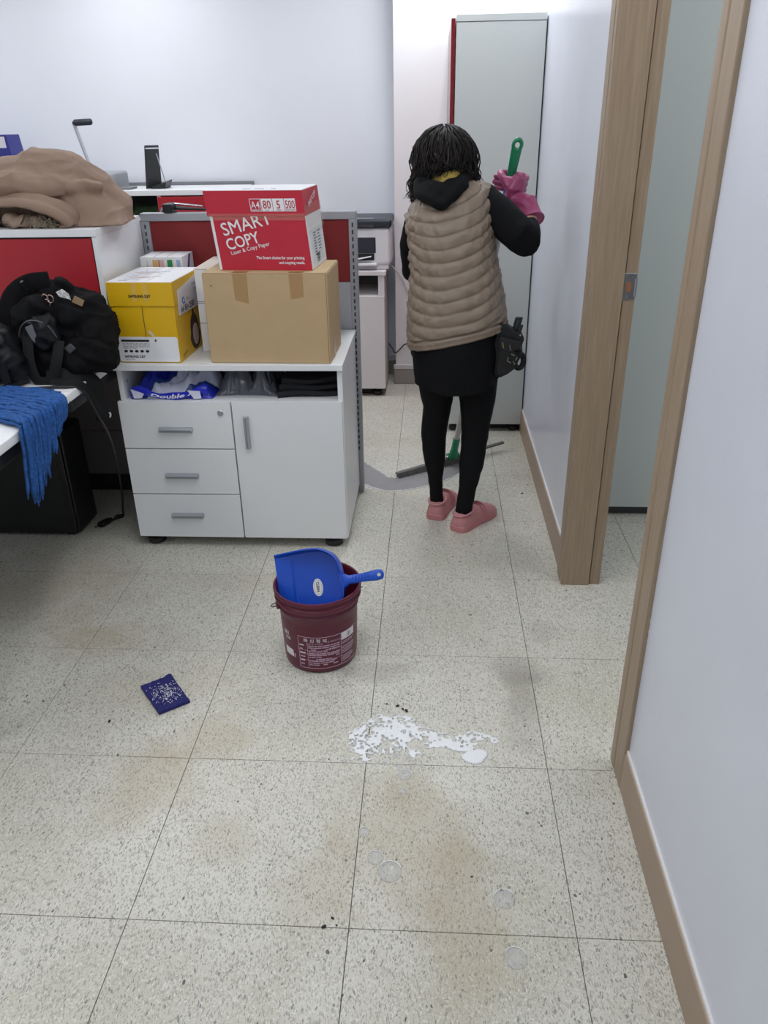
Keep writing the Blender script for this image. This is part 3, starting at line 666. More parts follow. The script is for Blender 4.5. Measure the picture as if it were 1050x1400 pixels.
# blue box
t = thing('blue_box', 'dark blue box with white stickers on the back shelf at the left edge', 'box', (-2.0, 3.6, 1.135))
bx = obj('carton', G().loft([[(-1.99, 3.52, 1.136), (-1.662, 3.52, 1.136), (-1.662, 3.68, 1.136), (-1.99, 3.68, 1.136)], [(-1.99, 3.50, 1.41), (-1.680, 3.50, 1.415), (-1.685, 3.66, 1.415), (-1.99, 3.66, 1.41)]]), M('dark blue carton', (44, 48, 128), .5), t, bevel=.003)
for a0, a1, z0, z1 in ((-1.750, -1.692, 1.35, 1.405), (-1.715, -1.683, 1.24, 1.285)):
    yy = lambda z: 3.5185-(z-1.136)*.0672
    obj('sticker', G().loft([[(a0, yy(z0), z0), (a1, yy(z0), z0), (a1, yy(z1), z1), (a0, yy(z1), z1)], [(a0, yy(z0)+.001, z0), (a1, yy(z0)+.001, z0), (a1, yy(z1)+.001, z1), (a0, yy(z1)+.001, z1)]]), M('grey white sticker', (190, 192, 206), .5), bx)
# clip lamp on the partition
t = thing('clip_lamp', 'slim black and chrome lamp clipped on top of the red partition', 'lamp', (-.34, 2.09, 1.148))
obj('arm', G().tube(spline([(-.44, 2.115, 1.02), (-.44, 2.115, 1.12), (-.43, 2.11, 1.155), (-.405, 2.105, 1.172), (-.36, 2.10, 1.176), (-.262, 2.09, 1.168)], 5), .0035, 10), chrome, t, smooth=60)
obj('head', G().tube([(-.395, 2.105, 1.164), (-.33, 2.098, 1.160), (-.255, 2.09, 1.157)], [(.016, .008), (.014, .006), (.010, .004)], 12, ref=(0, 0, 1)), dark, t, smooth=50)
obj('clip', B(-.408, -.372, 2.05, 2.125, 1.1495, 1.180), dark, t, bevel=.004)
obj('clip_jaw', B(-.405, -.375, 2.1, 2.122, 1.06, 1.15), dark, t, bevel=.003)
for x in (-.288, -.262): obj('rivet', G().ell((x, 2.088, 1.170), (.004, .004, .004), None, 10), red if x > -.27 else chrome, t, smooth=180)

# ------------------------------------------------------------------ printer on its cabinet
t = thing('printer_cabinet', 'narrow white cabinet with open niche carrying the printer', 'cabinet', (.13, 3.6, 0))
pw = M('pinkish white laminate', (222, 217, 219), .4)
obj('top_panel', B(-.085, .350, 3.392, 3.78, .690, .712), pw, t, bevel=.0015)
obj('side_panel', B(-.08, -.062, 3.41, 3.78, .045, .69), pw, t); obj('side_panel', B(.322, .340, 3.402, 3.78, .045, .69), pw, t, bevel=.001)
obj('shelf_board', B(-.062, .322, 3.41, 3.77, .566, .580), pw, t); obj('back_panel', B(-.062, .322, 3.768, 3.78, .045, .69), M('olive lining', (120, 124, 112), .7), t)
obj('niche_frame', B(.306, .322, 3.402, 3.416, .580, .69), pw, t)
obj('door', B(-.079, .339, 3.392, 3.41, .048, .577), pw, t, bevel=.001)
feet(t, [(.29, 3.44), (-.03, 3.44), (.29, 3.74), (-.03, 3.74)], .03, .045)
obj('plinth', B(-.05, .31, 3.46, 3.74, 0, .044), dark, t)
t = thing('printer', 'white and dark grey laser printer on the narrow cabinet', 'printer', (.19, 3.6, .712))
pb = M('printer white', (226, 226, 230), .4); pd = M('printer dark', (44, 48, 58), .4)
body = obj('body', B(-.01, .378, 3.44, 3.77, .735, .932), pb, t, bevel=.022, seg=4)
obj('base', B(.0, .365, 3.45, 3.76, .7125, .740), pb, t, bevel=.006)
lidp = obj('scanner_lid', B(-.012, .382, 3.43, 3.77, .933, .976), pd, t, bevel=.014, seg=4)
obj('control_panel', G().loft([[(.12, 3.428, .938), (.285, 3.428, .938), (.285, 3.435, .9775), (.12, 3.435, .9775)], [(.12, 3.50, .938), (.285, 3.50, .938), (.285, 3.50, .9785), (.12, 3.50, .9785)]]), M('printer black gloss', (18, 20, 26), .15), lidp)
obj('output_slot', B(.02, .295, 3.437, 3.50, .80, .885), MATS['printer dark'], body, bevel=.006)
obj('output_recess', B(.03, .285, 3.4355, 3.46, .765, .80), M('slot black', (14, 16, 20), .6), body)
tr = obj('paper_tray', B(.01, .30, 3.405, 3.45, .738, .752), pb, t, bevel=.004)
obj('tray_end', B(.01, .16, 3.40, 3.412, .748, .775), pb, tr, bevel=.003)
o = obj('paper_sheet', G().loft([[(.16, 3.40, .766), (.27, 3.41, .785), (.27, 3.47, .790), (.16, 3.47, .772)], [(.16, 3.40, .767), (.27, 3.41, .786), (.27, 3.47, .791), (.16, 3.47, .773)]]), paper, tr)
text('MFP', .016, inkg, body, (.10, 3.4393, .905), (1, 0, 0), (0, 0, 1))
t = obj('printer_cable', G().tube(spline([(.325, 3.61, .719), (.357, 3.628, .709), (.389, 3.636, .684), (.423, 3.640, .643), (.448, 3.642, .593), (.469, 3.643, .539), (.495, 3.644, .425), (.52, 3.644, .27), (.535, 3.64, .13)], 8), .0035, 8), M('white cable', (216, 214, 214), .5), smooth=60)
tag(t, 'thin white cable drooping from the printer down the column', 'cable')
t = obj('power_cable', G().tube(spline([(.346, 3.70, .235), (.365, 3.66, .22), (.388, 3.638, .195), (.42, 3.64, .222), (.44, 3.634, .245), (.47, 3.628, .255), (.52, 3.628, .26), (.58, 3.64, .22), (.60, 3.64, .14)], 8), .0035, 8), dark, smooth=60)
tag(t, 'black cable bending round the column corner beside the printer cabinet', 'cable')

# ------------------------------------------------------------------ bucket
BC = (.279, .907)
t = thing('bucket', 'maroon plastic bucket with printed label standing on the tiles', 'bucket', (*BC, 0))
mar = M('maroon plastic', (92, 22, 48), .38, var=.08, vscale=12)
prof = [(.100, .0), (.105, .004), (.108, .02), (.1135, .165), (.1145, .186), (.118, .189), (.1185, .194), (.1155, .197), (.1165, .210), (.124, .212), (.1262, .217), (.1255, .223), (.1215, .226), (.1225, .236), (.1275, .240), (.1285, .246), (.1265, .2505), (.1225, .2505), (.1200, .246), (.1185, .235), (.1095, .165), (.1035, .02), (.099, .006), (.0, .006)]
prof = [(.0, .0)] + prof
obj('pail', G().lathe([(max(r, .0005), z) for r, z in prof], BC, 72), mar, t, smooth=50)
CAMA = math.atan2(-1.0246-BC[1], .6004-BC[0])
def cyl(a, z, off=.0007):
    r = .108+(z-.02)*(.0055/.145)+off; return Vector((BC[0]+r*math.cos(CAMA+a), BC[1]+r*math.sin(CAMA+a), z))
lbm = M('pale label print', (196, 168, 184), .5); lbw = M('white label print', (224, 220, 224), .5)
def cpatch(a0, a1, z0, z1, m, par, n=10, off=.0007, skew=0):
    g = G(); g.loft([[cyl(lerp(a0, a1, k/n), z0+skew*(k/n), off), cyl(lerp(a0, a1, k/n), z1+skew*(k/n), off), cyl(lerp(a0, a1, k/n), z1+skew*(k/n), -.0004), cyl(lerp(a0, a1, k/n), z0+skew*(k/n), -.0004)] for k in range(n+1)])
    return obj('print', g, m, par)
lab = cpatch(-.62, 1.10, .1305, .1317, lbm, t, 24); lab.name = 'label'
W['label'] = W.get('print', Vector()) if 'label' not in W else W['label']
W[lab.name] = Vector(lab.location)+W[t.name]
cpatch(-.62, 1.10, .020, .0212, lbm, lab, 24)
for a in (-.62, .54): cpatch(a, a+.010, .020, .1317, lbm, lab, 1)
cpatch(-.37, -.362, .02, .11, lbm, lab, 1)
cpatch(.56, 1.02, .106, .130, lbw, lab, 8, .0011)
ring = G()
for r0_, r1_ in ((.0075, .0065),):
    pts = [(math.cos(q*math.pi/10), math.sin(q*math.pi/10)) for q in range(20)]
    ring.loft([[cyl(.80+x*r1_/.112, .118+y*r1_, .0016) for x, y in pts], [cyl(.80+x*r0_/.112, .118+y*r0_, .0016) for x, y in pts]], cap=False)
obj('print', ring, ink, lab); cpatch(.79, .81, .114, .123, ink, lab, 2, .0016)
def ctext(s, size, m, a, z, bold=0, sx=1): return text(s, size, m, lab, (0, 0, 0), (1, 0, 0), (0, 0, 1), bold, fn=lambda x, y: cyl(a+x/.113, z+y, .0011), sx=sx)
ctext('화 신 정 보', .0135, lbw, -.46, .1155, .0002, 1.15)
ctext('제품 및 회사정보', .007, lbm, -.38, .1065, 0); ctext('최종개정일자정보', .0075, lbm, .10, .111, 0)
random.seed(12)
for r in range(11):
    z = .100-r*.0068
    if r % 2 == 0: cpatch(-.585, -.585+random.uniform(.08, .16), z, z+.0035, lbw if r % 4 == 0 else lbm, lab, 2)
    a = -.34; end = .50-(.16 if r in (3, 7, 9) else 0)
    while a < end:
        b = min(end, a+random.uniform(.04, .22))
        if random.random() < .88: cpatch(a, b, z, z+.0026, lbm, lab, 3)
        a = b+.018
    if r in (2, 4, 7): cpatch(-.62, .54, z-.0022, z-.0017, lbm, lab, 12)
for r in range(13):
    z = .097-r*.0056
    if r in (2, 8): continue
    cpatch(.57, .57+random.uniform(.3, .5), z, z+.0018, lbm, lab, 5)
ctext('001', .020, lbw, -1.12, .118, .0006, .8); ctext('프로', .014, lbw, -1.08, .103, .0004, .9)
cpatch(-1.16, -.83, .046, .070, lbw, lab, 5); cpatch(-.80, -.76, .046, .06, lbm, lab, 2)
# bail and ears
for s in (1, -1):
    a = math.radians(205) if s == 1 else math.radians(25)
    c = Vector((BC[0]+.1195*math.cos(a), BC[1]+.1195*math.sin(a), .200)); n = Vector((math.cos(a), math.sin(a), 0))
    obj('ear', G().tube([c-n*.004, c+n*.006], .012, 14), mar, t, smooth=40)
pts = []
for k in range(25):
    q = math.pi*k/24; a0 = math.radians(205); ax = Vector((math.cos(a0), math.sin(a0), 0)); sd = Vector((-math.sin(a0), math.cos(a0), 0))*-1
    rr = .137; p = Vector((*BC, .198)) + ax*rr*math.cos(q) + (sd*-.62*.0 + Vector((0, 0, -1))*.0)
    out = Vector((-.45, .89, 0))
    pts.append(p + out*(.142*math.sin(q)) + Vector((0, 0, -.075*math.sin(q))))
obj('bail', G().tube([Vector((*BC, .198))+Vector((math.cos(math.radians(205)), math.sin(math.radians(205)), 0))*.121]+pts+[Vector((*BC, .198))-Vector((math.cos(math.radians(205)), math.sin(math.radians(205)), 0))*.121], .0021, 8), M('dark steel wire', (96, 96, 98), .3, .8), t, smooth=60)

# ------------------------------------------------------------------ dustpan in the bucket
DO = Vector((.150, .95, .309)); DU = Vector((.986, 0, .168)).normalized(); DV = Vector((.149, -.461, -.867)); DV = (DV-DU*DV.dot(DU)).normalized(); DN = DV.cross(DU)
if DN.y > 0: DN = -DN
DP = lambda a, b, h: DO + DU*a + DV*b + DN*h
t = thing('dustpan', 'blue plastic dustpan with white oval sticker sticking out of the bucket', 'dustpan', tuple(DP(.1, .1, 0)))
bl = M('blue plastic', (10, 74, 186), .33, var=.06, vscale=14)
out = [(0, 0), (.06, -.004), (.115, -.006), (.150, .0), (.178, .018), (.192, .040), (.197, .062), (.199, .085), (.199, .115), (.197, .138), (.192, .160), (.178, .182), (.150, .200), (.115, .206), (.06, .204), (0, .200)]
out = [(a, b if b < .1 else .1+(b-.1)*.72) for a, b in out]   # the low corner stays inside the pail
o2 = spline([(a, b, 0) for a, b in out], 3); out = [(p.x, p.y) for p in o2]
cen = (.09, .088)
def off(p, k): return (p[0]+(cen[0]-p[0])*k*(1 if p[0] > .005 else 0), p[1]+(cen[1]-p[1])*k)
wh = lambda a: .006+.036*min(1, max(0, a)/.10)
g = G(); inn = [off(p, .10) for p in out]; rim = [off(p, -.02) for p in out]
n_ = len(out)
base_o = [DP(a, b, -.002) for a, b in out]; top_o = [DP(a, b, wh(a)) for a, b in rim]; top_r = [DP(*off(p, .02), wh(p[0])+.001) for p in out]; fl = [DP(a, b, .002) for a, b in inn]
g.loft([base_o, top_o, top_r, fl], cap=False, close=False)
g.add([DP(a, b, .002) for a, b in inn] + [DP(a, b, -.002) for a, b in out], [tuple(range(n_)), tuple(range(2*n_-1, n_-1, -1)), (0, n_-1, 2*n_-1, n_)])
pan = obj('pan', g, bl, t, smooth=45)
obj('lip_step', G().loft([[DP(.045, .022, .0022), DP(.052, .022, .0045), DP(.056, .022, .0022)], [DP(.045, .155, .0022), DP(.052, .155, .0045), DP(.056, .155, .0022)]]), bl, pan)
hp = [(.190, .088, .022), (.206, .088, .028), (.222, .088, .030), (.245, .086, .032), (.275, .082, .034), (.305, .078, .036), (.318, .077, .036)]
# handle is built towards its real end point
HE = Vector((.474, .884, .2935)); HS = DP(.192, .098, .026)
ax = (HE-HS).normalized(); sdv = DN.cross(ax).normalized()
secs = [(0, .034, .020), (.08, .022, .018), (.2, .013, .013), (.5, .0125, .0115), (.85, .016, .010), (.96, .0135, .009), (1.0, .007, .006)]
rings = []
for tq, a, b in secs:
    c = HS.lerp(HE, tq); rings.append([c + sdv*(a*(abs(math.cos(q*math.pi/10))**.7)*(1 if math.cos(q*math.pi/10) >= 0 else -1)) + DN*(b*.75*(abs(math.sin(q*math.pi/10))**.7)*(1 if math.sin(q*math.pi/10) >= 0 else -1)) for q in range(20)])
hd = obj('handle', G().loft(rings), bl, t, smooth=60)
c = HS.lerp(HE, .90)
obj('hang_hole', G().tube([c+DN*.0068, c+DN*.0078], .0052, 14), M('hole seen through', (196, 196, 186), .6), hd, smooth=40)
for k in range(6):
    c = HS.lerp(HE, .3+k*.07); obj('grip_rib', G().tube([c+sdv*-.009+DN*.0087, c+sdv*.009+DN*.0087], .0014, 6), bl, hd)
sc_ = (.118, .108)
st_ = obj('sticker', G().loft([[DP(sc_[0]+.0145*math.cos(q*math.pi/14), sc_[1]+.0255*math.sin(q*math.pi/14), h) for q in range(28)] for h in (.0021, .0027)]), M('white oval sticker', (232, 232, 228), .4), t)
text('CLEAN', .012, ink, st_, DP(sc_[0]-.004, sc_[1]-.016, .0031), DV, DU, .0004, sx=.75)
obj('print', G().loft([[DP(sc_[0]+.0115*math.cos(q*math.pi/14), sc_[1]+.022*math.sin(q*math.pi/14), .0030) for q in range(28)], [DP(sc_[0]+.0108*math.cos(q*math.pi/14), sc_[1]+.0212*math.sin(q*math.pi/14), .0030) for q in range(28)]], cap=False), inkg, st_)

# ------------------------------------------------------------------ scouring pad, foam, bubbles, dirty water
quadp = [Vector((-.215, .714, 0)), Vector((-.142, .769, 0)), Vector((-.057, .660, 0)), Vector((-.127, .606, 0))]
def pp(a, b, z):   # bilinear on the pad: a along the short way, b along the long way
    p = quadp[0].lerp(quadp[1], a).lerp(quadp[3].lerp(quadp[2], a), b); p.z = z; return p
t = thing('scouring_pad', 'navy blue square scouring pad lying on the floor tiles', 'scouring pad', (-.135, .69, 0))
nav = M('navy scouring fibre', (40, 42, 112), .9, var=.3, vscale=220, bump=1., bscale=500)
g = G(); n = 26; V = []
for j in range(n+1):
    for i in range(n+1):
        a, b = i/n, j/n; w1 = .012*noise.noise(Vector((b*5, i//n*3+1, 0))) if i in (0, n) else 0; w2 = .014*noise.noise(Vector((a*5, 9+j//n, 0))) if j in (0, n) else 0
        z = .009+.003*noise.noise(Vector((a*9, b*9, 2)))+.0025*(abs(b-.5) > .36)-.0025*(a > .93)+.004*(b < .03)*(a > .8)
        V.append(pp(a+w1*(-1 if i == 0 else 1)*0+w1, b+w2, max(.006, z)))
F = [(j*(n+1)+i, j*(n+1)+i+1, (j+1)*(n+1)+i+1, (j+1)*(n+1)+i) for j in range(n) for i in range(n)]
rim = [i for i in range(n+1)] + [(i+1)*(n+1)+n for i in range(n)] + [n*(n+1)+n-1-i for i in range(n)] + [(n-1-i)*(n+1) for i in range(n-1)]
k = len(V); V += [Vector((V[i].x, V[i].y, .0008)) for i in rim]; m_ = len(rim)
F += [(rim[i], rim[(i+1) % m_], k+(i+1) % m_, k+i) for i in range(m_)] + [tuple(k+i for i in range(m_))]
g.add(V, F); obj('pad', g, nav, t, smooth=50)
g = G(); random.seed(3)
for q in range(330):
    a, b = random.gauss(.5, .24), random.gauss(.5, .2)
    if not (.05 < a < .95 and .1 < b < .9): continue
    c = pp(a, b, .0112); r = random.uniform(.0006, .0016)
    g.ell(c, (r, r, r*.7), None, 6)
obj('foam_specks', g, M('foam white', (236, 238, 240), .4), t, stuff=True)
foamm = M('foam white', (236, 238, 240), .4)
def foam_mesh():
    x0, x1, y0, y1, s = .37, .80, .44, .66, .0028; nx, ny = int((x1-x0)/s), int((y1-y0)/s)
    blobs = [(.445, .530, .065, .080, 1.05, .95), (.53, .565, .085, .062, 1.1, .75), (.61, .545, .065, .032, .95, .6), (.52, .50, .06, .03, .75, 1.0), (.665, .53, .07, .022, .95, .55), (.715, .558, .06, .02, .85, .6), (.722, .480, .042, .024, 1.5, .0), (.69, .512, .045, .012, 1.0, .1), (.575, .490, .04, .014, .85, .4), (.54, .612, .05, .03, .5, .5), (.775, .545, .02, .02, .6, .4), (.47, .60, .05, .03, .55, .5)]
    H = np.zeros((ny+1, nx+1))
    for j in range(ny+1):
        for i in range(nx+1):
            x, y = x0+i*s, y0+j*s; p = Vector((x, y, 0)); best = 0
            wx = .02*noise.noise(p*14); wy = .02*noise.noise(p*14+Vector((5, 0, 0)))
            d1 = noise.voronoi(p*46+Vector((0, 0, .2)))[0][0]; d2_ = noise.voronoi(p*120+Vector((3, 1, .4)))[0][0]; big = noise.noise(p*20+Vector((9, 9, 0)))
            hole = max(0, .36+.25*big-d1)*2.2 + max(0, .42+.35*noise.noise(p*31)-d2_)*1.9
            for bx_, by_, rx, ry, st_, hl in blobs:
                d2 = ((x+wx-bx_)/rx)**2+((y+wy-by_)/ry)**2
                v = st_*(1.25-d2) - hl*2.6*hole - hl*.8*max(0, noise.noise(p*26+Vector((0, 8, 0))))
                best = max(best, v)
            H[j, i] = best
    g = G(); idx = {}
    thr = .34; V = []; F = []
    def vid(i, j, top):
        if (i, j, top) not in idx:
            idx[(i, j, top)] = len(V); h = H[j, i]
            V.append((x0+i*s+.0008*noise.noise(Vector((i*.7, j*.7, 1))), y0+j*s+.0008*noise.noise(Vector((i*.7, j*.7, 4))), .0006+.0045*min(1, max(0, h-thr)*2.2) if top else .0003))
        return idx[(i, j, top)]
    on = lambda i, j: 0 <= i < nx and 0 <= j < ny and min(H[j, i], H[j, i+1], H[j+1, i], H[j+1, i+1]) > thr
    for j in range(ny):
        for i in range(nx):
            if on(i, j):
                F.append((vid(i, j, 1), vid(i+1, j, 1), vid(i+1, j+1, 1), vid(i, j+1, 1)))
                for di, dj, A, Bq in ((0, -1, (i, j), (i+1, j)), (1, 0, (i+1, j), (i+1, j+1)), (0, 1, (i+1, j+1), (i, j+1)), (-1, 0, (i, j+1), (i, j))):
                    if not on(i+di, j+dj): F.append((vid(*A, 0), vid(*Bq, 0), vid(*Bq, 1), vid(*A, 1)))
    me = bpy.data.meshes.new('foam'); me.from_pydata(V, [], F); return me
o = link('cleaning_foam', foam_mesh(), foamm, smooth=70); o['kind'] = 'stuff'
tag(o, 'patch of white cleaning foam spilled on the floor tiles', 'foam')
bubm = M('soap bubble film', (246, 247, 246), .12, alpha=.22)
g = G(); random.seed(9)
bub = [(.548, .414, .017), (.544, .362, .011), (.461, .237, .013), (.492, .169, .018), (.525, .135, .026), (.765, .079, .022), (.776, -.048, .022), (.59, .45, .006), (.50, .45, .006), (.535, .435, .008), (.515, .24, .005)]
for k in range(60): bub.append((random.uniform(.39, .62), random.gauss(.465, .02), random.uniform(.0018, .005)))
for k in range(26): bub.append((random.uniform(.42, .62), random.gauss(.64, .02), random.uniform(.0015, .0035)))
for x, y, r in bub:
    rings = [[(x+r*math.cos(q*math.pi/8)*c, y+r*math.sin(q*math.pi/8)*c*1.05, .0004+r*.2*s_) for q in range(16)] for c, s_ in ((1, 0), (.93, .35), (.75, .66), (.4, .92))]
    g.loft(rings)
for x, y, r in bub:
    if r > .004 or random.random() < .5:
        a0 = random.uniform(.2, .6); g.tube([(x+r*math.cos(a), y+r*1.05*math.sin(a), .0012) for a in [a0+k*.22 for k in range(11)]], [max(.0004, r*.05)]*11, 5, mi=1)  # white arcs paint the bright glint along the far rims
o = obj('soap_bubbles', g, [bubm, foamm], smooth=180); o['kind'] = 'stuff'
tag(o, 'scattered flat soap bubbles on the tiles around the foam patch', 'bubbles')
# dirt crumbs
g = G(); random.seed(21)
for x, y, r in [(.52, .667, .006), (.535, .655, .005), (.545, .648, .007), (.49, .675, .004), (.40, -.0, .006), (.425, .005, .003), (.415, .02, .004), (-.255, .575, .006), (.20, .37, .003), (.86, .60, .003), (1.0, 2.06, .006), (.355, .46, .003), (.87, .55, .003), (.70, .13, .003), (.76, .1, .003)]:
    g.ell((x, y, r*.4), (r, r*.6, r*.4), Matrix.Rotation(random.uniform(0, 3), 3, 'Z'), 8)
o = obj('dirt_crumbs', g, M('dark dirt', (48, 46, 42), .9)); o['kind'] = 'stuff'
tag(o, 'small dark dirt crumbs scattered over the floor tiles', 'dirt')
# grey dirty water with pale foam edge
wet = spline([(.289, 2.40, 0), (.335, 2.34, 0), (.375, 2.285, 0), (.41, 2.235, 0), (.455, 2.215, 0), (.55, 2.26, 0), (.65, 2.335, 0), (.735, 2.40, 0), (.80, 2.43, 0), (.86, 2.45, 0), (.80, 2.36, 0), (.735, 2.262, 0), (.67, 2.19, 0), (.61, 2.140, 0), (.53, 2.10, 0), (.467, 2.075, 0), (.403, 2.078, 0), (.35, 2.11, 0), (.308, 2.148, 0), (.285, 2.20, 0)], 6)
wet = [Vector((p.x+.004*noise.noise(p*30), p.y+.004*noise.noise(p*30+Vector((4, 4, 4))), .0006)) for p in wet]
g = G(); g.loft([[(p.x, p.y, .0002) for p in wet], [(p.x, p.y, .0008) for p in wet]])
t = thing('dirty_water', 'grey film of dirty wash water in front of the squeegee', 'puddle', (.5, 2.2, 0))
o = obj('water', g, M('grey dirty water', (150, 149, 150), .22, var=.06, vscale=20), t, stuff=True)
g = G(); m_ = len(wet)
for s0, s1 in ((62, m_-2), (2, 22)):
    g.tube([wet[k] + Vector((0, 0, .0004)) for k in range(s0, s1)], [(random.uniform(.003, .008), .0015) for k in range(s0, s1)], 6, ref=(0, 0, 1))
obj('foam_edge', g, M('pale scum', (196, 195, 192), .5), t, stuff=True)

# ------------------------------------------------------------------ floor squeegee held by the person
PB, PT = Vector((.708, 2.38, .03)), Vector((.889, 1.95, 1.371))
PA = (PT-PB).normalized()
pole_at = lambda z: PB + (PT-PB)*((z-PB.z)/(PT.z-PB.z))
green = M('green plastic', (26, 128, 88), .35)
t = thing('floor_squeegee', 'long-handled floor squeegee with green joint held by the woman', 'squeegee', (.708, 2.38, 0))
A, Bq = Vector((.452, 2.215, .020)), Vector((.955, 2.555, .042))
ad = (Bq-A).normalized(); an = Vector((-ad.y, ad.x, 0)).normalized()
obj('blade_bar', G().loft([[p+an*.010+Vector((0, 0, -.003)), p-an*.010+Vector((0, 0, -.003)), p-an*.009+Vector((0, 0, .004)), p-an*.003+Vector((0, 0, .006)), p+an*.009+Vector((0, 0, .005))] for p in (A, Bq)]), M('dark squeegee bar', (98, 97, 92), .45), t)
rows = []
for k in range(31):
    p = A.lerp(Bq, .01+.60*k/30); w = .006+.003*noise.noise(Vector((k*.6, 0, 0))); zt = p.z-.002; zb = max(.0012, p.z-.030+.002*math.sin(k*2.1))
    rows.append([Vector((p.x, p.y, zt))+an*w, Vector((p.x, p.y, zb))+an*w*1.5, Vector((p.x, p.y, zb))-an*(w*1.6+.006), Vector((p.x, p.y, zt))-an*(w+.004)])
obj('rubber_blade', G().loft(rows), M('grey wet rubber', (98, 97, 94), .5, var=.5, vscale=90), t, smooth=50)
j = PB+PA*.012
obj('joint', G().tube([PB-ad*.026+Vector((0, 0, .014)), PB+ad*.026+Vector((0, 0, .014))], .017, 14).tube([PB+Vector((0, 0, .004)), PB+PA*.045, PB+PA*.05, PB+PA*.118, PB+PA*.12], [.019, .019, .016, .0165, .013], 14), green, t, smooth=45)
for s in (-1, 1): obj('joint_screw', G().ell(PB+ad*.029*s+Vector((0, 0, .014)), (.007, .007, .007), None, 10), chrome, t, smooth=180)
obj('pole', G().tube([PB+PA*.115, PB+PA*1.23], .0125, 14), M('grey aluminium pole', (176, 174, 172), .35, .5), t, smooth=60)
obj('pole_sleeve', G().tube([PB+PA*1.19, PB+PA*1.262], .0155, 14), M('blue plastic sleeve', (34, 62, 170), .4), t, smooth=60)
gx = PA.cross(Vector((0, 1, 0))).normalized()*-1; gy = PA.cross(gx).normalized()
def gpt(a, b, h): return PB+PA*h+gx*a+gy*b
prof2 = [(1.235, .0150, .013), (1.30, .0155, .013), (1.345, .0165, .012), (1.385, .0180, .011), (1.40, .0182, .0105)]
g = G(); g.loft([[gpt(a*math.cos(q*math.pi/10), b*math.sin(q*math.pi/10), h) for q in range(20)] for h, a, b in prof2])
obj('grip', g, green, t, smooth=50)
g = G(); m_ = 24; cc = 1.4125
rings = []
for q in range(m_+1):
    a = 2*math.pi*q/m_; c = (math.cos(a), math.sin(a)*1.25)
    rings.append([gpt(c[0]*(.0140+.0065*math.cos(s)), .010*math.sin(s), cc+c[1]*(.0140+.0065*math.cos(s))) for s in [k*math.pi/4 for k in range(8)]])
g.loft(rings, cap=False); obj('hang_loop', g, green, t, smooth=180)

# ------------------------------------------------------------------ person
P_ = thing('person', 'woman seen from behind in brown quilted vest and black leggings, mopping the floor', 'person', (.69, 1.80, 0))
skin = M('skin', (206, 162, 140), .5)
blk = M('black jersey', (12, 13, 16), .85, bump=.2, bscale=700, spec=.2)
legg = M('black leggings', (10, 11, 14), .8, bump=.15, bscale=800, spec=.2)
legL = [((.632, 1.80, .68), .098), ((.628, 1.80, .60), .078), ((.625, 1.803, .53), .0645), ((.627, 1.806, .479), .0545), ((.620, 1.812, .42), .0510), ((.615, 1.816, .365), .0500), ((.617, 1.816, .31), .0470), ((.621, 1.82, .25), .0415), ((.625, 1.83, .165), .0290), ((.630, 1.84, .09), .0275), ((.634, 1.845, .05), .028)]
legR = [((.750, 1.80, .68), .105), ((.768, 1.79, .60), .0835), ((.773, 1.786, .54), .0725), ((.775, 1.782, .508), .0665), ((.772, 1.776, .44), .0570), ((.770, 1.773, .39), .0530), ((.767, 1.766, .334), .0495), ((.759, 1.757, .257), .0465), ((.748, 1.748, .165), .0345), ((.737, 1.742, .085), .0335), ((.735, 1.742, .05), .032)]
armR = [((.770, 1.855, 1.195), .060), ((.835, 1.81, 1.145), .060), ((.900, 1.755, 1.088), .058), ((.912, 1.765, 1.078), .057), ((.922, 1.80, 1.092), .049), ((.926, 1.835, 1.105), .044)]
wristR = [((.926, 1.835, 1.105), .038), ((.936, 1.885, 1.133), .031), ((.928, 1.925, 1.165), .030)]
armL = [((.555, 1.865, 1.130), .052), ((.530, 1.92, 1.04), .047), ((.530, 1.99, .945), .045), ((.60, 2.035, .925), .042), ((.685, 2.065, .915), .036)]
wristL = [((.685, 2.065, .915), .029), ((.745, 2.085, .91), .027)]
HC = Vector((.643, 1.925, 1.318)); HF = Vector((-.13, .86, -.46)).normalized(); HR = HF.cross(Vector((0, 0, 1))).normalized(); HU = HR.cross(HF)
HM = Matrix((HR, HF, HU)).transposed()
def limb(g, L, k=1, n=14): g.tube([p for p, r in L], [r*k for p, r in L], n); g.ell(L[0][0], (L[0][1]*k,)*3, None, 12); g.ell(L[-1][0], (L[-1][1]*k,)*3, None, 12); return g
def torso(g, k):
    for c, r in (((.692, 1.80, .72), (.165, .125, .13)), ((.685, 1.81, .86), (.140, .110, .15)), ((.668, 1.83, 1.02), (.135, .105, .15)), ((.658, 1.845, 1.12), (.125, .095, .11))): g.ell(c, tuple(q*k for q in r), None, 18)
    g.tube([(.558, 1.865, 1.135), (.66, 1.86, 1.19), (.768, 1.855, 1.195)], [.05*k, .062*k, .058*k], 12)
    return g
g = G(); torso(g, .88)
for L in (legL, legR, armR, armL): limb(g, L, .84)
for L in (wristR, wristL): limb(g, L, .9)
for hp, dr in (((.634, 1.845, .04), (.10, .22)), ((.735, 1.742, .04), (.6, .8))):
    dv = Vector((dr[0], dr[1], 0)).normalized(); p = Vector(hp); g.tube([p-dv*.02, p+dv*.05, p+dv*.115, p+dv*.15], [.026, .028, .026, .016], 10)
g.tube([(.66, 1.86, 1.19), (.652, 1.885, 1.25), HC+HF*-.015+HU*-.05], [.058, .052, .052], 14)
g.ell(HC+HU*.015, (.072, .088, .088), HM, 18); g.ell(HC+HF*.022-HU*.045, (.056, .066, .062), HM, 16); g.ell(HC+HF*.055-HU*.088, (.026, .026, .018), HM, 12)
g.tube([HC+HF*.086+HU*.018, HC+HF*.100-HU*.018, HC+HF*.104-HU*.026], [.008, .012, .010], 10)
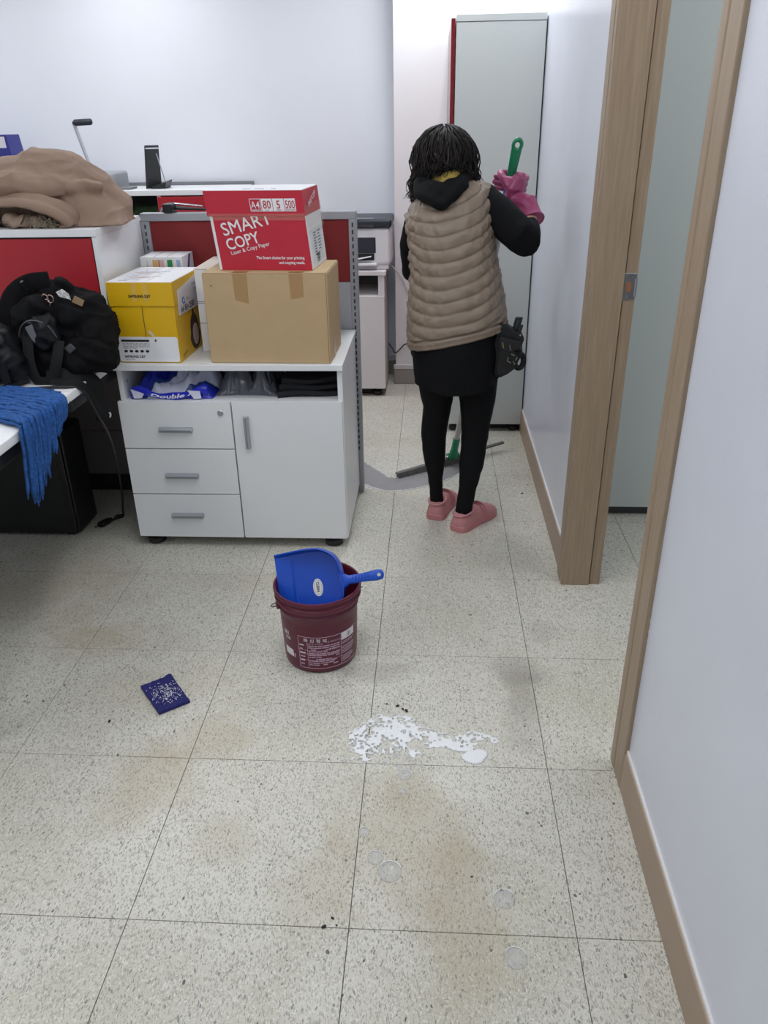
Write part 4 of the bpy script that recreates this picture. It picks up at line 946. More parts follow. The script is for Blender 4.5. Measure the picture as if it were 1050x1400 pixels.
for s in (-1, 1):
    g.ell(HC+HF*.096-HU*.026+HR*.011*s, (.008, .008, .007), None, 8); g.ell(HC+HF*-.005+HR*.074*s-HU*.012, (.009, .018, .030), HM, 10)
    g.tube([HC+HF*.086+HU*.026+HR*.012*s, HC+HF*.086+HU*.030+HR*.03*s, HC+HF*.072+HU*.026+HR*.05*s], .0075, 8)
    g.ell(HC+HF*.066-HU*.022+HR*.038*s, (.022, .018, .018), HM, 10)
g.ell(HC+HF*.086-HU*.052, (.022, .010, .006), HM, 10); g.ell(HC+HF*.083-HU*.063, (.019, .010, .007), HM, 10)
obj_body = link('body', fuse(g, .007, 5), skin, P_, smooth=180)
for s in (-1, 1):
    e = obj('eye', G().ell(HC+HF*.074+HU*.006+HR*.031*s, (.0125, .0125, .0115), HM, 14), M('eye white', (230, 226, 222), .2), P_, smooth=180)
    obj('iris', G().ell(HC+HF*.0835+HU*.005+HR*.031*s, (.006, .004, .006), HM, 10), M('dark iris', (40, 26, 20), .2), e, smooth=180)
    obj('eyebrow', G().tube([HC+HF*.091+HU*.030+HR*.014*s, HC+HF*.090+HU*.036+HR*.032*s, HC+HF*.076+HU*.030+HR*.052*s], [.002, .003, .0015], 8), M('eyebrow brown', (46, 36, 32), .8), P_, smooth=60)
obj('lips', G().ell(HC+HF*.091-HU*.0525, (.019, .007, .004), HM, 10).ell(HC+HF*.088-HU*.062, (.016, .008, .005), HM, 10), M('lips', (176, 104, 100), .4), P_, smooth=180)
g = limb(limb(G(), legL), legR); g.ell((.692, 1.80, .70), (.168, .130, .11), None, 18)
obj_l = link('leggings', fuse(g, .0065, 4, lambda c, n: .0022*noise.noise(c*26)*(1 if c.z > .1 else .3)), legg, P_, smooth=180)
g = torso(limb(limb(G(), armR), armL), 1.0)
link('shirt', fuse(g, .007, 5, lambda c, n: .0035*noise.noise(Vector((c.x*24, c.y*24, c.z*24+c.x*18)))), blk, P_, smooth=180)
obj('collar', G().tube([(.652+.056*math.cos(a), 1.868+.060*math.sin(a), 1.272+.012*math.cos(a)) for a in [k*math.pi/10 for k in range(21)]], [(.004, .020)]*21, 8, ref=(0, 0, 1)), M('yellow collar', (214, 186, 96), .7), P_, smooth=60, label='yellow inner collar showing at the nape')
# skirt
g = G(); rows = []
for z, a, b, k in ((.84, .142, .125, 0), (.76, .162, .142, .2), (.68, .166, .150, .5), (.61, .163, .150, .8), (.562, .160, .148, 1), (.560, .154, .142, 1), (.60, .150, .140, .8)):
    ring = []
    for q in range(56):
        th = 2*math.pi*q/56; w = 1+.022*k*math.sin(th*7+1.3)+.012*k*math.sin(th*13)
        ring.append((.694+a*w*math.cos(th)+.004*k, 1.80+b*w*math.sin(th), z+.006*k*math.sin(th*3+.6)+.045*k*abs(math.cos(th))**2.2+.008*k*math.cos(th)))
    rows.append(ring)
g.loft(rows, cap=False); obj('skirt', g, blk, P_, smooth=60)
# quilted vest
taupe = M('taupe quilted nylon', (134, 119, 104), .5, var=.06, vscale=10, bump=.12, bscale=160)
LV = [(.7515, .694, .182, 1.800, .150, .217), (.80, .690, .178, 1.802, .150, .217), (.865, .684, .171, 1.806, .146, .215), (.93, .679, .160, 1.811, .137, .215), (1.00, .674, .151, 1.818, .129, .215), (1.06, .669, .148, 1.826, .127, .215), (1.11, .663, .149, 1.834, .124, .215), (1.155, .657, .151, 1.843, .117, .215), (1.185, .656, .149, 1.85, .108, .225), (1.207, .658, .141, 1.856, .097, .245), (1.224, .655, .122, 1.862, .085, .25), (1.238, .652, .096, 1.868, .074, .25), (1.248, .650, .074, 1.874, .066, .24)]
def lev(t_):
    x = t_*(len(LV)-1); i = min(int(x), len(LV)-2); u = x-i; return [lerp(LV[i][k], LV[i+1][k], u) for k in range(6)]
nr, na = 210, 170; rows = []
for i in range(nr+1):
    z, cx, a, cy, b, s = lev(i/nr); ring = []
    for q in range(na):
        th = 2*math.pi*q/na; ct, stt = math.cos(th), math.sin(th)
        e = 2/2.5; ux = math.copysign(abs(ct)**e, ct); uy = math.copysign(abs(stt)**e, stt)
        back = max(0, -stt)
        ph = (z-.7515-.024 + .058*(back**1.4) - .012 + .005*noise.noise(Vector((ct*2.2, stt*2.2, z*9))))/.0415
        fr = abs(math.sin(math.pi*ph))**.42 if i > 10 else (.75 if i > 4 else .55)
        if 9 <= i <= 11: fr = 0
        puff = .0088*(fr-.55) + .0040*noise.noise(Vector((ct*5, stt*5, z*34))) * (1 if i > 10 else .3) + .0050*noise.noise(Vector((ct*11+z*22, stt*11, z*30)))*(.4+.6*abs(ct)) + .0028*noise.noise(Vector((ct*18+z*50, stt*18, z*75)))*(.3+.7*abs(ct))
        x = cx+(a-.004+puff)*ux; y = cy+(b-.004+puff)*uy
        ring.append((x, y, z+s*(x-cx)))
    rows.append(ring)
z, cx, a, cy, b, s = lev(0)
def shrink(r, k, dz): return [(cx+(x-cx)*k, cy+(y-cy)*k, zz+dz) for x, y, zz in r]
g = G(); g.loft([shrink(rows[0], .90, .05), shrink(rows[0], .93, .004), shrink(rows[0], .97, -.004)]+rows, cap=False)
obj('vest', g, taupe, P_, smooth=180, label='taupe quilted sleeveless vest')
# hood lying on the back
g = G()
g.tube(spline([(.556, 1.845, 1.255), (.560, 1.79, 1.228), (.592, 1.748, 1.212), (.630, 1.738, 1.200), (.660, 1.748, 1.222), (.690, 1.79, 1.252), (.705, 1.84, 1.268)], 5), [(.022, .026)]*31, 10, ref=(0, -1, .4))
g.ell((.628, 1.765, 1.226), (.066, .034, .040), None, 16); g.ell((.632, 1.752, 1.206), (.032, .022, .026), None, 14); g.ell((.590, 1.785, 1.232), (.042, .036, .032), None, 14); g.ell((.676, 1.79, 1.25), (.046, .034, .026), None, 14)
g.tube([(.570, 1.83, 1.258), (.60, 1.79, 1.254), (.645, 1.775, 1.250), (.70, 1.80, 1.262), (.722, 1.84, 1.272)], [.016, .014, .011, .012, .013], 10); g.ell((.630, 1.742, 1.190), (.016, .013, .018), None, 10)
link('hood', fuse(g, .005, 5, lambda c, n: .004*noise.noise(Vector((c.x*30, c.y*20, c.z*40)))), M('black hood cloth', (12, 14, 16), .85, bump=.2, bscale=600, spec=.25), P_, smooth=180)
obj('hood_seam', G().tube([(.628, 1.7395, 1.232), (.643, 1.741, 1.238), (.656, 1.745, 1.245)], .0016, 6), M('grey seam thread', (120, 122, 124), .7), P_)
# hair
hairm = M('dark brown hair', (28, 22, 21), .62, var=.5, vscale=45, spec=.35); hairg = M('greying hair', (66, 60, 58), .5)
g = G(); g.ell(HC+Vector((-.003, -.008, .012)), (.086, .097, .082), HM, 20)
for c, r in (((.575, 1.90, 1.275), (.027, .045, .055)), ((.708, 1.90, 1.292), (.028, .045, .042)), ((.625, 1.845, 1.318), (.055, .030, .038)), ((.672, 1.85, 1.322), (.045, .030, .034))): g.ell(c, r, None, 14)
ho = link('hair', fuse(g, .006, 4, lambda c, n: .006*noise.noise(Vector((c.x*40, c.y*40, c.z*14)))), hairm, P_, smooth=180)
random.seed(31); g = G(); g2 = G(); crown = HC+HU*.075-HF*.030
for k in range(900):
    az = random.uniform(0, 2*math.pi); d = Vector((math.cos(az), math.sin(az), 0))
    front = d.dot(Vector((-.15, .98, 0)))
    left = max(0, -d.x); right = max(0, d.x); back = max(0, -d.y)
    zend = 1.282 - .075*left**1.5*(1 if d.y > -.75 else .4) - .035*right**1.4 - .01*random.random()
    if front > .55: zend = 1.33
    if back > .70 and -.55 < d.x < .62: zend = (1.300 if d.x > -.05 else 1.284)-.010*random.random()
    lift = random.uniform(.98, 1.12) if random.random() < .85 else random.uniform(1.1, 1.2); R = Vector((.094*lift, .108*lift, .090*lift)); c0 = HC+Vector((-.004, -.010, .006)); amp = random.uniform(.003, .015); f1 = random.uniform(3, 9); f2 = random.uniform(0, 6); curl = random.uniform(-1, 1)
    th0 = random.uniform(.05, 1.1); th1 = 1.85 if zend < 1.27 else 1.70; pts = []; rr = []
    n_ = 9
    for i in range(n_):
        u = i/(n_-1); th = lerp(th0, th1, u); dd = Vector((math.cos(az+.25*curl*u), math.sin(az+.25*curl*u), 0))
        p = c0 + Vector((R.x*dd.x*math.sin(th), R.y*dd.y*math.sin(th), R.z*math.cos(th)))
        p += Vector((math.sin(f1*u+f2), math.cos(f1*u+f2*1.7), .3*math.sin(f1*u)))*amp*u
        pts.append(p); rr.append(.0030*(1-.3*u))
    last = pts[-1]
    if last.z > zend:
        m_ = 4
        for i in range(1, m_+1):
            u = i/m_; flick = random.uniform(-.004, .030)*u*(1 if abs(d.x) > .6 else .4)
            pts.append(last + Vector((d.x*flick+.006*math.sin(f1*2*u+f2), d.y*flick*.6+.005*math.cos(f1*2*u), (zend-last.z)*u))); rr.append(.0022*(1-.75*u))
    (g2 if random.random() < .035 and th0 < .8 else g).tube(pts, rr, 4)
for k in range(110):   # loose flyaway tips
    s = -1 if k % 3 else 1; base = Vector((random.uniform(.548, .575) if s < 0 else random.uniform(.712, .735), random.uniform(1.84, 1.94), random.uniform(1.235, 1.32) if s < 0 else random.uniform(1.262, 1.33)))
    pts = [base]; q = random.uniform(0, 6)
    for i in range(1, 8): pts.append(pts[-1]+Vector((s*.0040+.0070*math.sin(q+i*1.0), .003*math.cos(q+i), -.0085+.005*math.sin(q+i*1.5))))
    g.tube(pts, [.0017]*7+[.0005], 4)
for k in range(60):   # tuft at the crown
    a = random.uniform(0, 6.28); p0 = Vector((.622+random.uniform(-.03, .035), 1.90+random.uniform(-.02, .02), 1.394)); pts = [p0]
    for i in range(1, 5): pts.append(pts[-1]+Vector((.006*math.cos(a+i*.5), .004*math.sin(a), .0045-.0022*i)))
    g.tube(pts, [.0016, .0015, .0012, .0009, .0004], 4)
obj('hair_strands', g, hairm, ho, smooth=180, stuff=True); obj('grey_strands', g2, hairg, ho, smooth=180, stuff=True)
for pts in ([(.600, 1.845, 1.375), (.605, 1.80, 1.345), (.640, 1.795, 1.322), (.672, 1.805, 1.300)],):
    obj('loose_lock', G().tube(spline(pts, 6), [.0024]*18+[.001], 6), hairg, ho, smooth=180)
# gloved hands closed round the pole
glm = M('pink rubber glove', (158, 66, 108), .42, bump=.1, bscale=90)
def glove(C_, r, sgn, wrist, cuff, hts, reach):
    a = PA; r = (Vector(r)-a*Vector(r).dot(a)).normalized(); n = a.cross(r)*sgn
    L = lambda q, w, h: C_ + r*q + n*w + a*h
    g = G()
    g.tube([Vector(cuff), Vector(wrist), L(.048, -.022, -.032), L(.044, -.022, -.004), L(.042, -.004, .022), L(.040, .014, .024)], [.038, .039, (.040, .032), (.041, .028), (.036, .024), (.026, .017)], 14, ref=r)
    if sgn > 0: g.ell(L(.020, -.030, .014), (.024, .020, .022), None, 14); g.ell(L(.040, -.024, -.030), (.030, .030, .032), None, 14); g.ell(L(.034, -.026, .008), (.028, .024, .030), None, 14); g.ell(L(.042, -.012, -.012), (.026, .028, .030), None, 14)
    for i, h in enumerate(hts):
        f = (.8, 1.06, 1.08, .92)[i]
        k = [L(.046, .018, h), L(.036, .040, h), L(.008, .0455, h-.002), L(-.022, .037, h-.004), L(-reach*f, .012-.010*(f-.8), h-.005)]
        p = spline(k, 4); m_ = len(p); g.tube(p, [lerp(.0125, .0092, i_/(m_-1)) for i_ in range(m_)], 10); g.ell(p[-1], (.0094,)*3, None, 10)
    p = spline([L(.052, -.026, -.022), L(.036, -.040, -.002), L(.008, -.040, .016), L(-.020, -.030, .024), L(-.038, -.016, .025)] if sgn > 0 else [L(.050, -.022, -.024), L(.036, -.036, .002), L(.008, -.034, .022), L(-.012, -.028, .036)], 4); m_ = len(p)
    g.tube(p, [lerp(.0190, .0115, i_/(m_-1)) for i_ in range(m_)], 10); g.ell(p[-1], (.0108,)*3, None, 10)
    go = link('glove', fuse(g, .0032, 3, lambda c, nn: .0012*noise.noise(c*60)), glm, P_, smooth=180, label='pink rubber glove')
    d = (Vector(cuff)-Vector(wrist)).normalized(); c = Vector(cuff)
    obj('cuff', G().tube([c-d*.004, c+d*.012, c+d*.028, c+d*.032, c+d*.029, c+d*.012], [.0375, .0385, .0415, .0430, .0400, .0365], 24, cap=False), glm, go, smooth=60)
    u = d.orthogonal().normalized(); v = d.cross(u)
    obj('cuff_roll', G().tube([c+d*.031+u*(.0418*math.cos(q*math.pi/12))+v*(.0418*math.sin(q*math.pi/12)) for q in range(25)], .0032, 8), glm, go, smooth=60)
    return go
glove(pole_at(1.243), (.72, -.69, 0), 1, (.930, 1.925, 1.175), (.938, 1.902, 1.150), (.022, .001, -.019, -.037), .068)
glove(pole_at(.905), (-.85, -.45, 0), -1, (.745, 2.085, .91), (.715, 2.075, .912), (.030, .009, -.012, -.032), .030)
# shoes
pink = M('dusty pink rubber clog', (200, 138, 141), .5, var=.05, vscale=20); pink2 = M('dusty pink sole', (190, 126, 130), .55)
def shoe(hp, dv, L, label=None):
    d = Vector((dv[0], dv[1], 0)).normalized(); s = Vector((d.y, -d.x, 0)); h0 = Vector((hp[0], hp[1], 0))
    def sec(u, w, zt, zb, k=14, pw=.62):
        out = []
        for q in range(k+1):
            th = math.pi*q/k; c, sn = math.cos(th), math.sin(th)
            out.append(h0+d*(u*L)+s*(w*math.copysign(abs(c)**pw, c))+Vector((0, 0, zb+(zt-zb)*sn**.75)))
        return out
    S = [(.0, .016, .052, .016), (.02, .027, .066, .012), (.08, .035, .074, .012), (.2, .038, .077, .012), (.34, .037, .080, .012), (.46, .038, .079, .012), (.58, .042, .072, .012), (.72, .046, .060, .012), (.85, .044, .049, .012), (.94, .035, .040, .013), (.99, .020, .030, .016), (1.0, .010, .024, .018)]
    up_ = obj('shoe', G().loft([sec(*q) for q in S]), pink, P_, smooth=60)
    P2 = []
    for q in S: P2.append((q[0], q[1]+.003))
    left = [h0+d*(u*L*1.015-.002)+s*w for u, w in P2]; rightp = [h0+d*(u*L*1.015-.002)-s*w for u, w in reversed(P2)]
    ol = left+rightp
    obj('sole', G().loft([[p*1 for p in ol], [p+Vector((0, 0, .004)) for p in ol], [p+Vector((0, 0, .022+.004*0)) for p in ol], [p.lerp(h0+d*L*.5, .05)+Vector((0, 0, .028)) for p in ol]]), pink2, up_, smooth=40)
    for u0, zz in ((.52, .0775), (.62, .0715)):
        obj('strap', G().tube([h0+d*(u0*L)+s*(.043*math.cos(th))+Vector((0, 0, .014+(zz-.0125)*math.sin(th)**.75)) for th in [k*math.pi/12 for k in range(13)]], [(.006, .002)]*13, 6, ref=d), pink2, up_, smooth=60)
    obj('collar_rim', G().tube([h0+d*(.19*L+.048*math.cos(th))+s*(.034*math.sin(th))+Vector((0, 0, .073+.004*math.cos(th))) for th in [k*math.pi/12 for k in range(25)]], .004, 8), pink, up_, smooth=60)
    return up_
shoe((.622, 1.800), (.28, .96), .232); shoe((.706, 1.702), (.62, .785), .240)

# pouch with tools on the hip
t = thing('tool_pouch', 'black belt pouch holding tools at the right hip of the woman', 'pouch', (.865, 1.735, .62))
pm = M('black webbing nylon', (15, 16, 18), .7, bump=.3, bscale=500)
poly = [(.835, .815), (.858, .806), (.905, .776), (.922, .770), (.924, .755), (.918, .733), (.920, .701), (.896, .650), (.874, .632), (.843, .617), (.815, .630), (.812, .664), (.822, .74)]
obj('bag', G().prism(poly, lambda a, b: (a, 1.700+.02*(a < .83), b), lambda a, b: (a, 1.775, b)), pm, t, bevel=.009, seg=3)
obj('front_pocket', G().prism([(.842, .738), (.893, .722), (.905, .70), (.890, .655), (.868, .640), (.838, .630), (.832, .66)], lambda a, b: (a, 1.686, b), lambda a, b: (a, 1.702, b)), pm, t, bevel=.006, seg=3)
obj('flap', G().prism([(.838, .772), (.915, .752), (.912, .726), (.872, .716), (.836, .732)], lambda a, b: (a, 1.684, b), lambda a, b: (a, 1.702, b)), M('black flap nylon', (20, 21, 24), .6), t, bevel=.005)
for (a, b), c in (((.848, .742), (196, 170, 110)), ((.873, .733), (150, 146, 136))):
    obj('ring', G().tube([(a+.002*k, 1.6825, b+.010-.010*k) for k in (0, 1, 2)], .0016, 8), M('brass ring' if c[0] > 180 else 'dull metal', c, .3, .7), t)
for p0, p1 in (((.880, .712), (.892, .705)), ((.870, .70), (.868, .684)), ((.872, .685), (.880, .680)), ((.888, .686), (.894, .674)), ((.896, .690), (.902, .70))):
    obj('buckle', G().tube([(p0[0], 1.681, p0[1]), (p1[0], 1.681, p1[1])], .0016, 6), M('dull metal', (150, 146, 136), .3, .7), t)
obj('strap_loop', G().tube([(.914+.016*math.cos(q*math.pi/10), 1.735, .672+.026*math.sin(q*math.pi/10)) for q in range(21)], [(.010, .0055)]*21, 8, ref=(0, 1, 0)), pm, t, smooth=60)
obj('side_strap', G().tube([(.912, 1.72, .76), (.918, 1.725, .725), (.922, 1.73, .70)], [(.010, .003)]*3, 8, ref=(1, 0, 0)), pm, t, smooth=60)
for p in ((.909, .772), (.911, .728)): obj('rivet', G().ell((p[0], 1.70, p[1]), (.004, .003, .004), None, 8), MATS['dull metal'], t, smooth=180)
tl = thing('pliers', 'black tool handles sticking out of the belt pouch', 'tool', (.90, 1.74, .75))
tm_ = M('black tool handle', (32, 33, 37), .45)
obj('handle', G().loft([[(x0-w, 1.738, z), (x0+w, 1.738, z), (x0+w, 1.752, z), (x0-w, 1.752, z)] for x0, w, z in ((.886, .012, .735), (.899, .0125, .79), (.907, .013, .826))]), tm_, tl, bevel=.004, seg=3)
obj('handle', G().loft([[(x0-w, 1.722, z), (x0+w, 1.722, z), (x0+w, 1.736, z), (x0-w, 1.736, z)] for x0, w, z in ((.897, .006, .735), (.908, .0065, .78), (.915, .0065, .802))]), tm_, tl, bevel=.003, seg=3)
obj('handle_inlay', G().loft([[(x0-.003, 1.7372, z), (x0+.003, 1.7372, z), (x0+.003, 1.739, z), (x0-.003, 1.739, z)] for x0, z in ((.896, .785), (.903, .815))]), M('grey inlay', (64, 66, 70), .5), tl)
obj('pivot', G().tube([(.888, 1.73, .745), (.888, 1.754, .745)], .010, 12), tm_, tl, smooth=40)

# ------------------------------------------------------------------ beige jacket on the red-fronted cabinet
jm = M('beige cotton jacket', (140, 117, 101), .85, var=.05, vscale=7, bump=.2, bscale=400)
ZC = 1.1425
t = thing('jacket', 'beige padded jacket bundled on top of the white cabinet', 'jacket', (-.74, 1.84, ZC))
g = G()
g.ell((-.78, 1.86, 1.215), (.27, .165, .150), None, 22); g.ell((-.735, 1.875, 1.290), (.150, .110, .098), None, 20); g.ell((-.92, 1.86, 1.25), (.12, .11, .085), None, 16)
g.tube([(-.66, 1.87, 1.285), (-.57, 1.86, 1.235), (-.49, 1.85, 1.180), (-.445, 1.83, 1.158)], [.075, .07, .045, .016], 14)
g.ell((-.80, 1.80, 1.262), (.24, .125, .062), None, 20); g.tube([(-.62, 1.74, 1.250), (-.56, 1.76, 1.262), (-.52, 1.80, 1.255)], [.03, .03, .02], 12)
g.loft([[(-.64, 1.68, 1.143), (-.52, 1.665, 1.143), (-.432, 1.70, 1.143), (-.432, 1.86, 1.143), (-.64, 1.90, 1.143)], [(-.63, 1.70, 1.20), (-.545, 1.70, 1.21), (-.47, 1.75, 1.175), (-.455, 1.86, 1.19), (-.62, 1.90, 1.25)], [(-.62, 1.75, 1.262), (-.575, 1.75, 1.262), (-.545, 1.78, 1.255), (-.53, 1.86, 1.265), (-.61, 1.90, 1.29)]])
g.tube([(-1.05, 1.70, 1.19), (-.90, 1.68, 1.188), (-.85, 1.675, 1.18)], [.045, .042, .03], 12)
for v in list(g.V): pass
def jd(c, n):
    w = noise.noise(Vector((c.x*7+c.z*9, c.y*7, c.z*12)))
    f = (1-abs(noise.noise(Vector((c.x*8+3, c.y*5, c.z*15)))))**3
    r = (1-abs(noise.noise(Vector((c.x*5+1, c.y*4, c.z*9+c.x*4)))))**7
    return .009*w + .007*f + .010*r - .006 + .0025*noise.noise(c*32)
me = fuse(g, .006, 7, jd)
for v in me.vertices:
    if v.co.z < ZC+.001: v.co.z = ZC+.001
link('body', me, jm, t, smooth=180)
g = G(); g.tube(spline([(-.850, 1.690, 1.200), (-.825, 1.652, 1.219), (-.76, 1.634, 1.224), (-.70, 1.630, 1.217), (-.64, 1.634, 1.196), (-.602, 1.645, 1.168), (-.600, 1.660, 1.150), (-.63, 1.662, 1.148)], 6), [(.020, .011)]*43, 10, ref=(0, -.6, .8))
g.tube(spline([(-.83, 1.70, 1.226), (-.74, 1.675, 1.236), (-.66, 1.675, 1.222), (-.60, 1.69, 1.19), (-.585, 1.70, 1.155)], 6), [(.03, .016)]*25, 10, ref=(0, -.3, 1))
me = fuse(g, .005, 4, lambda c, n: .003*noise.noise(c*28))
for v in me.vertices:
    if v.co.z < ZC+.001: v.co.z = ZC+.001
link('hood_flap', me, jm, t, smooth=180)
g = G()
for c, r in (((-.80, 1.672, 1.168), (.032, .028, .026)), ((-.755, 1.668, 1.165), (.030, .026, .024)), ((-.71, 1.672, 1.163), (.028, .024, .022)), ((-.775, 1.652, 1.155), (.022, .016, .012))): g.ell(c, r, None, 12)
me = fuse(g, .004, 3, lambda c, n: .004*noise.noise(c*45))
for v in me.vertices:
    if v.co.z < ZC+.001: v.co.z = ZC+.001
link('lining', me, M('beige lining', (144, 124, 108), .8), t, smooth=180)
g = G(); random.seed(4)
for k in range(420):
    p = Vector((random.gauss(-.685, .026), random.gauss(1.664, .012), ZC+.002+abs(random.gauss(.012, .010)))); d = Vector((random.gauss(0, 1), random.gauss(-.5, 1), random.gauss(.4, .8))).normalized()
    q = p+d*.012; q.z = max(q.z, ZC+.001); g.tube([p, p.lerp(q, .5), q], [.0012, .0010, .0003], 3)
obj('fur_trim', g, M('grey brown fur', (170, 158, 136), .9), t, stuff=True)
g = G(); g.tube(spline([(-.83, 1.651, 1.198), (-.834, 1.642, 1.175), (-.815, 1.640, 1.160), (-.80, 1.644, 1.158)], 5), .0022, 6); obj('drawcord', g, M('dark brown cord', (70, 54, 44), .7), t, smooth=60)
g = G(); g.tube(spline([(-.745, 1.650, 1.197), (-.738, 1.640, 1.18), (-.752, 1.636, 1.158)], 5), .0022, 6); obj('drawcord', g, MATS['dark brown cord'], t, smooth=60)

# ------------------------------------------------------------------ black bags on the desk
ZD = .7205
def flat(pts, w, th, n=5, ref=(0, 0, 1)): p = spline(pts, n); return G().tube(p, [(w, th)]*len(p), 8, ref=ref)
bk = M('black cordura', (13, 13, 15), .85, bump=.35, bscale=350, var=.2, vscale=9, spec=.15); bk2 = M('black shiny nylon', (13, 14, 18), .5, bump=.15, bscale=120, spec=.3); web = M('black webbing strap', (17, 18, 20), .7, bump=.3, bscale=700, spec=.25)
t = thing('backpack', 'black backpack slumped on the desk against the red panel', 'backpack', (-.58, 1.43, ZD))
g = G()
for c, r in (((-.56, 1.46, .855), (.140, .105, .135)), ((-.645, 1.40, .875), (.070, .075, .10)), ((-.475, 1.43, .835), (.058, .085, .085)), ((-.595, 1.46, .955), (.085, .062, .050)), ((-.56, 1.40, .775), (.150, .085, .055)), ((-.50, 1.45, .935), (.050, .048, .035)), ((-.445, 1.42, .80), (.034, .05, .06)), ((-.69, 1.42, .765), (.05, .07, .05)), ((-.52, 1.39, .90), (.05, .05, .03)), ((-.62, 1.37, .93), (.04, .04, .04))): g.ell(c, r, None, 18)
def bd(c, n): return .012*noise.noise(Vector((c.x*17, c.y*15, c.z*21))) + .010*(1-abs(noise.noise(Vector((c.x*11+c.z*8, c.y*9, c.z*12+5)))))**8 + .008*(1-abs(noise.noise(Vector((c.x*15+2, c.y*9, c.z*20)))))**4 + .003*noise.noise(c*40)
me = fuse(g, .007, 4, bd)
for v in me.vertices:
    if v.co.z < ZD+.001 : v.co.z = ZD+.001
link('body', me, bk, t, smooth=180)
g = G(); g.ell((-.618, 1.345, .865), (.062, .030, .052), None, 16); g.ell((-.60, 1.35, .90), (.05, .03, .03), None, 12)
link('top_pocket', fuse(g, .006, 4, bd), bk2, t, smooth=180)
g = G(); g.ell((-.485, 1.36, .80), (.062, .030, .055), None, 16)
link('side_pocket', fuse(g, .006, 4, bd), bk, t, smooth=180)
obj('padded_strap', flat([(-.706, 1.36, .85), (-.722, 1.37, .91), (-.705, 1.39, .97), (-.655, 1.41, 1.005), (-.59, 1.42, 1.012)], .030, .010, ref=(0, -1, .2)), bk, t, smooth=60)
obj('haul_loop', flat([(-.565, 1.42, .985), (-.560, 1.41, 1.016), (-.535, 1.41, 1.013), (-.520, 1.42, .985)], .010, .0035, ref=(0, 1, 0)), web, t, smooth=60)
obj('cord_end', G().tube([(-.655, 1.40, .99), (-.66, 1.385, 1.018)], .006, 8), dark, t, smooth=50)
obj('webbing', flat([(-.642, 1.315, .865), (-.642, 1.295, .80), (-.628, 1.285, .74), (-.60, 1.285, .728), (-.575, 1.29, .745), (-.555, 1.30, .80), (-.55, 1.325, .85)], .017, .0025, ref=(0, -1, 0)), web, t, smooth=60)
obj('webbing', flat([(-.60, 1.30, .735), (-.55, 1.30, .745), (-.515, 1.32, .742), (-.492, 1.34, .728), (-.477, 1.36, .70), (-.474, 1.37, .64), (-.475, 1.375, .575)], .026, .003, ref=(.6, -.5, .4)), web, t, smooth=60, label='wide strap hanging over the desk edge')
obj('webbing', flat([(-.58, 1.285, .735), (-.53, 1.27, .732), (-.493, 1.275, .728), (-.476, 1.30, .695), (-.472, 1.335, .635), (-.473, 1.36, .59)], .014, .0025, ref=(.6, -.5, .4)), web, t, smooth=60)
obj('strap_tip', G().tube([(-.453, 1.375, .600), (-.450, 1.375, .592), (-.4535, 1.375, .583)], .003, 8), M('pale strap tip', (196, 196, 190), .5), t, smooth=60)
g = G(); random.seed(2)
obj('charm', G().loft([[(-.532+.022*(i % 2)*0+a, 1.372+.003*b, .982+c) for a, c in ((-.020, .006), (.0, .015), (.018, .0), (.022, -.018), (.006, -.012), (-.012, -.008))] for b in (0, 1)]), M('white patterned charm', (214, 214, 212), .5, var=.7, vscale=140), t)
obj('tag', G().loft([[(x, 1.372+.003*b, z) for x, z in ((-.508, .958), (-.496, .976), (-.468, .962), (-.478, .944))] for b in (0, 1)]), M('tan leather tag', (138, 112, 82), .6), t)
for c in ((-.586, .955), (-.573, .968), (-.590, .97)): obj('key_ring', G().tube([(c[0]+.010*math.cos(q*.63), 1.370, c[1]+.012*math.sin(q*.63)) for q in range(11)], .0018, 6), M('rose metal ring', (176, 150, 142), .3, .8), t, smooth=60)
obj('buckle', G().loft([[(x, 1.305+.004*b, z) for x, z in ((-.640, .895), (-.615, .905), (-.608, .87), (-.618, .845), (-.628, .86))] for b in (0, 1)]), M('grey shiny buckle', (92, 94, 98), .3), t, bevel=.002)
obj('buckle', G().loft([[(x, 1.322+.004*b, z) for x, z in ((-.540, .825), (-.515, .842), (-.500, .825), (-.522, .808))] for b in (0, 1)]), M('dark grey buckle', (66, 66, 70), .35), t, bevel=.002)
obj('zip', G().tube(spline([(-.685, 1.335, .83), (-.66, 1.318, .89), (-.62, 1.312, .915), (-.575, 1.318, .90), (-.555, 1.325, .86)], 6), .0028, 6), M('zip metal', (70, 70, 74), .4), t, smooth=60)
for c in ((-.672, 1.326, .862), (-.655, 1.318, .84), (-.548, 1.322, .79), (-.655, 1.32, .80)): obj('stud', G().ell(c, (.0035, .003, .0035), None, 8), M('stud metal', (190, 190, 196), .25, .8), t, smooth=180)
t = thing('shoulder_bag', 'black shoulder bag beside the backpack at the left edge of the desk', 'bag', (-.74, 1.30, ZD))
g = G()
for c, r in (((-.76, 1.31, .81), (.095, .075, .10)), ((-.70, 1.29, .785), (.055, .055, .065)), ((-.79, 1.30, .88), (.06, .05, .05))): g.ell(c, r, None, 16)
me = fuse(g, .007, 4, bd)
for v in me.vertices:
    if v.co.z < ZD+.001: v.co.z = ZD+.001
link('body', me, bk2, t, smooth=180)
obj('strap', flat([(-.80, 1.23, .90), (-.735, 1.225, .86), (-.700, 1.228, .80), (-.69, 1.225, .745)], .014, .003, ref=(0, -1, 0)), web, t, smooth=60)
for c in ((-.725, 1.226, .862), (-.700, 1.222, .81)): obj('rivet', G().ell(c, (.005, .003, .005), None, 8), MATS['stud metal'], t, smooth=180)
obj('zip', G().tube(spline([(-.82, 1.24, .87), (-.75, 1.228, .885), (-.70, 1.235, .84)], 5), .0025, 6), MATS['zip metal'], t, smooth=60)

